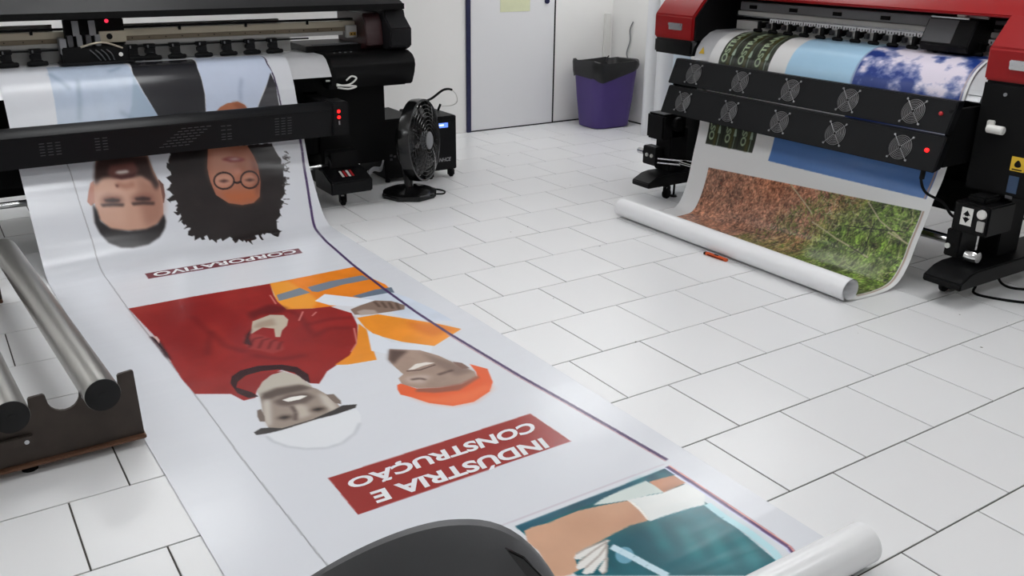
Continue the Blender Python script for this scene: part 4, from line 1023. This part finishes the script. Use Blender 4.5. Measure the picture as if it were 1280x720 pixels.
for k in range(24):
    a = k * math.pi / 12; q = e1 * math.cos(a) + e2 * math.sin(a)
    gm.path([fc + q * .04 + nf * .045, fc + q * .16 + nf * .036, fc + q * .28 + nf * .008], .002, 4)
gm.build('front_grille', 'black_gloss', cage)
gm = MB()
for k in range(8): gm.ring(fc - nf * (.17 - .10 * (k / 7) ** 1.5), nf, .08 + k * .028, .0025, 40, 4)
for k in range(30):
    a = k * math.pi / 15; q = e1 * math.cos(a) + e2 * math.sin(a)
    gm.path([fc + q * .07 - nf * .17, fc + q * .17 - nf * .13, fc + q * .25 - nf * .09, fc + q * .285 - nf * .05], .0022, 4)
gm.build('rear_grille', 'black_gloss', cage)
MB().lathe([(.062, .0), (.062, .046), (.05, .053), (0, .055)], fc, nf, 24).build('hub_badge', 'grey', cage)
for k in range(3):
    a0 = k * 2 * math.pi / 3 + .4; vs_ = []
    for i in range(5):
        r_ = .06 + i * .048
        for j in range(4):
            aa = a0 + (j / 3) * .95 + i * .08; q = e1 * math.cos(aa) + e2 * math.sin(aa)
            vs_.append(fc + q * r_ + nf * (-.05 + .05 * j / 3))
    MB().add(vs_, [(i * 4 + j, i * 4 + j + 1, i * 4 + j + 5, i * 4 + j + 4) for i in range(4) for j in range(3)]).build('fan_blade', 'black_gloss', FN)
MB().path(smooth([(2.96, 5.76, .006), (3.06, 5.70, .006), (3.09, 5.62, .006), (3.05, 5.56, .006), (2.99, 5.58, .006)], 8), .006).build('power_cord', 'black_matte', FN)

# ------------------------------------------------------------------ black cabinet with display
UP_ = thing('power_cabinet', (3.27, 6.2, 0), 'black power cabinet on casters with a blue display, behind the fan', 'cabinet')
ub = B(3.14, 3.395, 5.97, 6.42, .065, .475).build('cabinet_body', 'black', UP_, bevel=.006)
for k in range(9): B(3.393, 3.402, 6.0, 6.40, .09 + k * .042, .115 + k * .042).build('side_rib', 'black', ub, bevel=.003)
B(3.15, 3.385, 5.962, 5.972, .075, .465).build('front_panel', 'black_fine', UP_, bevel=.004)
sc_ = B(3.19, 3.34, 5.957, 5.963, .385, .435).build('display', 'charcoal', UP_, bevel=.002)
B(3.205, 3.315, 5.9555, 5.958, .393, .428).build('screen', 'lcd', sc_)
B(3.215, 3.28, 5.9545, 5.9556, .407, .418).build('screen_text', 'lcd_text', sc_)
V, Fs = text_tris('NHCE', .03); V = V / V[:, 1].max() * .028
MB().add([(3.235 + x * .95 + y * .25, 5.9605, .135 + y) for x, y in V], Fs).build('lettering', 'letter_grey', UP_)
for x, y in ((3.18, 6.0), (3.36, 6.0), (3.18, 6.38), (3.36, 6.38)): caster(UP_, x, y, .067, .024)
EQ = thing('equipment_box', (2.96, 6.3, 0), 'low black equipment box behind the black printer leg and fan', 'box')
B(2.83, 3.10, 6.05, 6.52, .03, .47).build('box_body', 'black_matte', EQ, bevel=.006)
B(2.83, 3.10, 6.05, 6.52, .4705, .478).build('box_lid', 'charcoal', EQ, bevel=.003)
for x, y in ((2.86, 6.08), (3.07, 6.08), (2.86, 6.49), (3.07, 6.49)): MB().cyl((x, y, 0), (x, y, .03), .018, n=12).build('rubber_foot', 'black_matte', EQ)
for x, z_ in ((2.87, .20), (2.87, .17), (2.90, .19)): B(x, x + .02, 6.044, 6.05, z_, z_ + .014).build('socket', 'dark_grey', EQ)
HS = thing('hose', (3.16, 6.12, .476), 'black hose arching behind the fan and ending in a thin white tube', 'hose')
MB().path(smooth([(3.16, 6.12, .479), (3.155, 6.12, .52), (3.17, 6.11, .56), (3.205, 6.1, .575), (3.265, 6.1, .595), (3.35, 6.1, .644), (3.40, 6.1, .652), (3.435, 6.1, .644)], 8), .009).build('black_section', 'black_matte', HS)
MB().path(smooth([(3.435, 6.1, .644), (3.47, 6.1, .61), (3.492, 6.12, .55), (3.47, 6.16, .515), (3.388, 6.2, .508)], 8), .004).build('white_section', 'white_plastic', HS)
MB().cyl((3.365, 6.2, .4765), (3.388, 6.2, .525), .009, n=10).build('end_plug', 'black_matte', HS)

# ------------------------------------------------------------------ purple bin with black bag
BN = thing('waste_bin', (5.70, 7.06, 0), 'purple plastic waste bin lined with a black bag by the wall', 'bin')
def rrect(a, b, r, n=6):
    pts = []
    for cx, cy, s0 in ((a - r, b - r, 0), (-a + r, b - r, 90), (-a + r, -b + r, 180), (a - r, -b + r, 270)):
        for k in range(n + 1):
            t = math.radians(s0 + 90 * k / n); pts.append((cx + r * math.cos(t), cy + r * math.sin(t)))
    return pts
def loft(levels, c):
    m = MB(); rings = [[(c[0] + x, c[1] + y, z + (zf(x, y) if zf else 0)) for x, y in rrect(a, b, r)] for a, b, r, z, zf in levels]
    n = len(rings[0]); vs_ = [p for R_ in rings for p in R_]
    return m.add(vs_, [(k * n + i, k * n + (i + 1) % n, (k + 1) * n + (i + 1) % n, (k + 1) * n + i) for k in range(len(rings) - 1) for i in range(n)])
lo = loft([(.20, .16, .10, 0, None), (.22, .175, .10, .012, None), (.245, .20, .10, .3, None), (.268, .218, .10, .60, None), (.275, .225, .10, .62, None), (.262, .212, .10, .61, None), (.235, .19, .10, .3, None), (.21, .165, .09, .03, None), (.001, .001, .0005, .028, None)], (5.70, 7.06))
lo.add([(5.70 + x, 7.06 + y, 0) for x, y in rrect(.20, .16, .10)], [tuple(range(28))])
lo.build('bin_body', 'purple', BN)
def hem(x, y): return -.13 * (.5 - .5 * math.tanh(6 * (x + y * .6 - .02))) + .012 * math.sin(x * 40) + .01 * math.cos(y * 50 + 1)
def wav(x, y): return .010 * math.sin(x * 31 + y * 17) + .008 * math.cos(y * 43)
loft([(.272, .222, .10, .60, hem), (.280, .230, .10, .61, lambda x, y: hem(x, y) * .6), (.284, .234, .10, .615, wav), (.280, .230, .10, .64, wav), (.262, .212, .10, .638, wav), (.245, .195, .10, .56, None), (.20, .16, .09, .40, None), (.001, .001, .0005, .38, None)], (5.70, 7.06)).build('bin_bag', 'bag', BN)
MB().path(smooth([(5.64, 6.98, .635), (5.65, 6.98, .67), (5.66, 6.97, .69)], 4), .006).build('bag_knot', 'bag', BN)

# ------------------------------------------------------------------ standing rolls
def media_roll(x, y, r, hgt, m, label):
    t = thing('media_roll', (x, y, 0), label, 'roll', 'media rolls standing by the wall')
    MB().lathe([(r - .03, .0), (r, .0), (r, hgt), (r - .03, hgt)], (x, y, 0), (0, 0, 1), 36).build('wound_sheet', m, t)
    MB().lathe([(r - .04, .002), (r - .028, .002), (r - .028, hgt - .002), (r - .04, hgt - .002), (r - .04, .002)], (x, y, 0), (0, 0, 1), 28).build('core', 'light_grey', t)
media_roll(5.77, 6.47, .068, 1.62, 'paper', 'slim white media roll standing on end beside the purple bin')
media_roll(5.72, 6.24, .078, 1.56, 'paper', 'thicker white media roll standing on end next to the slim one')
media_roll(5.60, 5.90, .075, 1.30, 'pale_film', 'pale bluish media roll standing on end behind the red printer')
media_roll(5.72, 5.72, .080, 1.30, 'pale_film', 'pale film roll standing on end deepest behind the red printer')

# ------------------------------------------------------------------ orange utility knife
KN = thing('utility_knife', (3.72, 3.5, 0), 'orange utility knife lying on the tiles against the rolled sheet', 'knife')
def kf(p):
    a = math.radians(4); x, y = p[0], p[1]
    return (3.716 + x * math.cos(a) - y * math.sin(a), 3.505 + x * math.sin(a) + y * math.cos(a), p[2])
MB().prism([(-.011, -.078), (.011, -.078), (.013, -.03), (.011, .03), (.012, .075), (.006, .085), (-.006, .085), (-.012, .075), (-.011, .03), (-.013, -.03)], 'z', .001, .017, fn=kf).build('handle', 'orange', KN, bevel=.003)
MB().box(-.014, -.009, -.06, .06, .006, .010, fn=kf).build('blade_channel', 'black_matte', KN)
MB().box(-.006, .006, -.01, .02, .016, .021, fn=kf).build('slider', 'black', KN, bevel=.002)
MB().box(-.012, .012, .078, .092, .002, .016, fn=kf).build('end_cap', 'black', KN, bevel=.002)

# ------------------------------------------------------------------ cables on the floor by the red printer
cable('floor_cable', [(4.55, 2.40, .095), (4.50, 2.40, .03), (4.45, 2.36, .007), (4.52, 2.20, .007), (4.66, 2.06, .007), (4.75, 1.98, .007), (4.95, 2.0, .007), (5.2, 1.9, .007)], .007, 'black_matte', 'black cable dropping from the red printer foot and looping on the tiles')
cable('floor_cable', [(4.70, 2.40, .095), (4.69, 2.38, .03), (4.70, 2.32, .007), (4.78, 2.24, .007), (4.95, 2.2, .007), (5.25, 2.16, .007), (5.6, 2.0, .007)], .007, 'black_matte', 'black cable running straight along the tiles under the red printer')
cable('floor_cable', [(4.58, 2.14, .02), (4.62, 2.10, .021), (4.80, 2.12, .016), (5.0, 2.06, .007), (5.3, 1.78, .007)], .006, 'black_matte', 'thin black cable crossing over the others on the tiles')

# ------------------------------------------------------------------ tube rack in the foreground
RK = thing('tube_rack', (-.05, 3.12, 0), 'dark steel rack plate with rounded notches standing on the floor', 'rack')
def arc(cx, cz, r, a0, a1, n=10): return [(cx + r * math.cos(math.radians(a0 + (a1 - a0) * k / n)), cz + r * math.sin(math.radians(a0 + (a1 - a0) * k / n))) for k in range(n + 1)]
def rack_plate(y0, y1, dx, parent):
    top = [(.462, .045), (.456, .290), (.450, .294), (.408, .290), (.402, .284)]
    top += arc(.340, .250, .0605, 0, -180)
    top += [(.277, .262)] + arc(.2265, .252, .0495, 0, -180) + [(.174, .272), (.168, .278), (.126, .276), (.121, .270)]
    top += arc(.062, .246, .0585, 0, -180)
    top += [(-.002, .268), (-.045, .268)] + arc(-.10, .25, .05, 0, -180) + [(-.155, .27), (-.20, .27)] + arc(-.26, .25, .058, 0, -180) + [(-.325, .285), (-.38, .285), (-.385, .045)]
    m = MB(); n = len(top); vs_ = []; fs = []; zb = .04
    for x, z in top: vs_ += [(x + dx, y0, z), (x + dx, y0, zb), (x + dx, y1, z), (x + dx, y1, zb)]
    for i in range(n - 1):
        a, b = i * 4, i * 4 + 4
        fs += [(a, b, b + 1, a + 1), (a + 2, a + 3, b + 3, b + 2), (a, a + 2, b + 2, b), (a + 1, b + 1, b + 3, a + 3)]
    fs += [(0, 1, 3, 2), (4 * n - 4, 4 * n - 2, 4 * n - 1, 4 * n - 3)]
    return m.add(vs_, fs).build('notched_plate', 'bracket', parent)
rack_plate(3.095, 3.107, 0, RK)
B(-.49, .17, 4.80, 4.85, .04, .185).build('rear_support', 'bracket', RK, bevel=.004)
for y_, dx, xe in ((3.1, 0, .466), (4.80, -.105, .17)):
    B(-.39 + dx, xe, y_ - .022, y_ + .10, .03, .044).build('base_flange', 'bracket_edge', RK, bevel=.003)
    for x in (.09, -.30): MB().cyl((x + dx, y_ + .03, 0), (x + dx, y_ + .03, .03), .026, .022, n=16).build('foot', 'black_matte', RK)
for x in (.40, -.32):
    MB().prism([(x - .02, 3.2), (x + .02, 3.2), (x - .065, 4.80), (x - .105, 4.80)], 'z', .03, .06).build('side_rail', 'bracket', RK, bevel=.003)
lg = B(-.36, .115, 3.078, 3.095, .115, .15).build('stiffener', 'bracket', RK, bevel=.003)
MB().cyl((.095, 3.079, .13), (.095, 3.073, .13), .008, n=12).build('screw', 'silver', lg)
def rack_tube(x, z_, r_, label):
    t = thing('metal_tube', (x, 3.1, z_ - r_), label, 'tube', 'metal tubes lying in the rack')
    a = Vector((x + .003, 3.045, z_)); b = Vector((x - .113, 4.93, z_)); d = (b - a).normalized()
    MB().cyl(a, b, r_, n=40).build('tube_wall', 'tube', t, bevel=.002)
    MB().lathe([(0, -.002), (r_ - .004, -.002), (r_ - .001, 0), (r_ - .001, .03)], a - d * .001, d, 36).build('end_cap', 'gap', t)
    MB().lathe([(0, 0), (.012, 0), (.012, -.004), (0, -.004)], a - d * .002, d, 16).build('cap_hole', 'gap', t)
rack_tube(.340, .250, .0585, 'round aluminium tube resting in the rack notch nearest the banner')
rack_tube(.062, .246, .0565, 'round aluminium tube in the rack notch beyond the empty notch')

# ------------------------------------------------------------------ office chair
CH = thing('office_chair', (.50, .93, 0), 'black office chair with a rounded plastic backrest standing by the roll', 'chair')
rt = Vector((.86, -.51, 0)).normalized(); fw_ = Vector((.51, .86, 0)).normalized(); ch0 = Vector((.475, .925, 0))
def cp(a, b, z): return ch0 + rt * a + fw_ * b + Vector((0, 0, z))
def crown_drop(u): return .30 * ((.15 - u) / 1.15) ** 1.7 if u < .15 else .36 * ((u - .15) / .85) ** 2.6
def shell(w_, zb, zt, th, m, name, off_, parent):
    nx, nz = 29, 25; front = []; back = []
    for k in range(nz):
        v = k / (nz - 1)
        for i in range(nx):
            u = -1 + 2 * i / (nx - 1)
            # arched outline: sides draw in and the crown falls away to the sides
            hw = w_ * (1 - .08 * v)
            crown = zt - (zt - zb) * crown_drop(u)
            z = zb + (crown - zb) * v
            bow = .045 * u * u - .05 * (v - .45) ** 2
            edge = max(0, 1 - (max(abs(u), v) ** 14)); t = th * (.25 + .75 * math.sqrt(edge))
            front.append(cp(u * hw, bow + t / 2 + off_, z)); back.append(cp(u * hw, bow - t / 2 + off_, z))
    n = nx * nz; fs = []
    for k in range(nz - 1):
        for i in range(nx - 1):
            a = k * nx + i; fs += [(a, a + 1, a + nx + 1, a + nx), (n + a, n + a + nx, n + a + nx + 1, n + a + 1)]
    bd = [i for i in range(nx)] + [k * nx + nx - 1 for k in range(1, nz)] + [(nz - 1) * nx + i for i in range(nx - 2, -1, -1)] + [k * nx for k in range(nz - 2, 0, -1)]
    for a, b in zip(bd, bd[1:] + bd[:1]): fs.append((a, n + a, n + b, b))
    return MB().add(front + back, fs).build(name, m, parent)
br_ = shell(.214, .50, .972, .055, 'chair_shell', 'backrest', .0, CH)
ins = []
for (u, v) in ((.52, .985), (.66, .992), (.80, .99), (.92, .965), (.95, .86), (.78, .89)):
    crown = .972 - .472 * crown_drop(u); ins.append(cp(u * .214 * (1 - .08 * v), .045 * u * u - .05 * (v - .45) ** 2 - .0285, .5 + (crown - .5) * v))
MB().add(ins + [p - fw_ * .006 for p in ins], [tuple(range(6)), tuple(range(11, 5, -1))] + [(i, (i + 1) % 6, 6 + (i + 1) % 6, 6 + i) for i in range(6)]).build('side_crescent', 'black_gloss', br_, bevel=.002)  # black crescent along the right edge of the backrest
MB().prism([(-.19, .03), (.19, .03), (.22, .10), (.21, .30), (.15, .36), (-.15, .36), (-.21, .30), (-.22, .10)], 'z', .43, .50, fn=lambda p: cp(p[0], p[1], p[2])).build('seat', 'chair_shell', CH, bevel=.02)
MB().box(-.04, .04, -.035, .10, .40, .56, fn=lambda p: cp(*p)).build('back_bar', 'black', CH, bevel=.008)
c0 = cp(0, .03, 0)
MB().cyl((c0.x, c0.y, .09), (c0.x, c0.y, .43), .026, n=20).build('gas_column', 'black_gloss', CH)
MB().box(-.09, .09, -.03, .16, .405, .432, fn=lambda p: cp(*p)).build('seat_plate', 'black', CH, bevel=.006)
for k in range(5):
    a = math.radians(100 + 72 * k - 36); q = Vector((math.cos(a), math.sin(a), 0)); s_ = q.cross(Vector((0, 0, 1)))
    lgm = MB(); pts = []
    for t, hw, zt in ((0, .03, .11), (.20, .018, .085)):
        for sg in (-1, 1):
            for z_ in (zt - .035, zt): pts.append(c0 + q * t + s_ * (sg * hw) + Vector((0, 0, z_)))
    lgm.add(pts, [(0, 1, 3, 2), (4, 6, 7, 5), (0, 4, 5, 1), (2, 3, 7, 6), (0, 2, 6, 4), (1, 5, 7, 3)]).build('base_arm', 'black', CH, bevel=.004)
    e_ = c0 + q * .19; caster(CH, e_.x, e_.y, .056, .026)
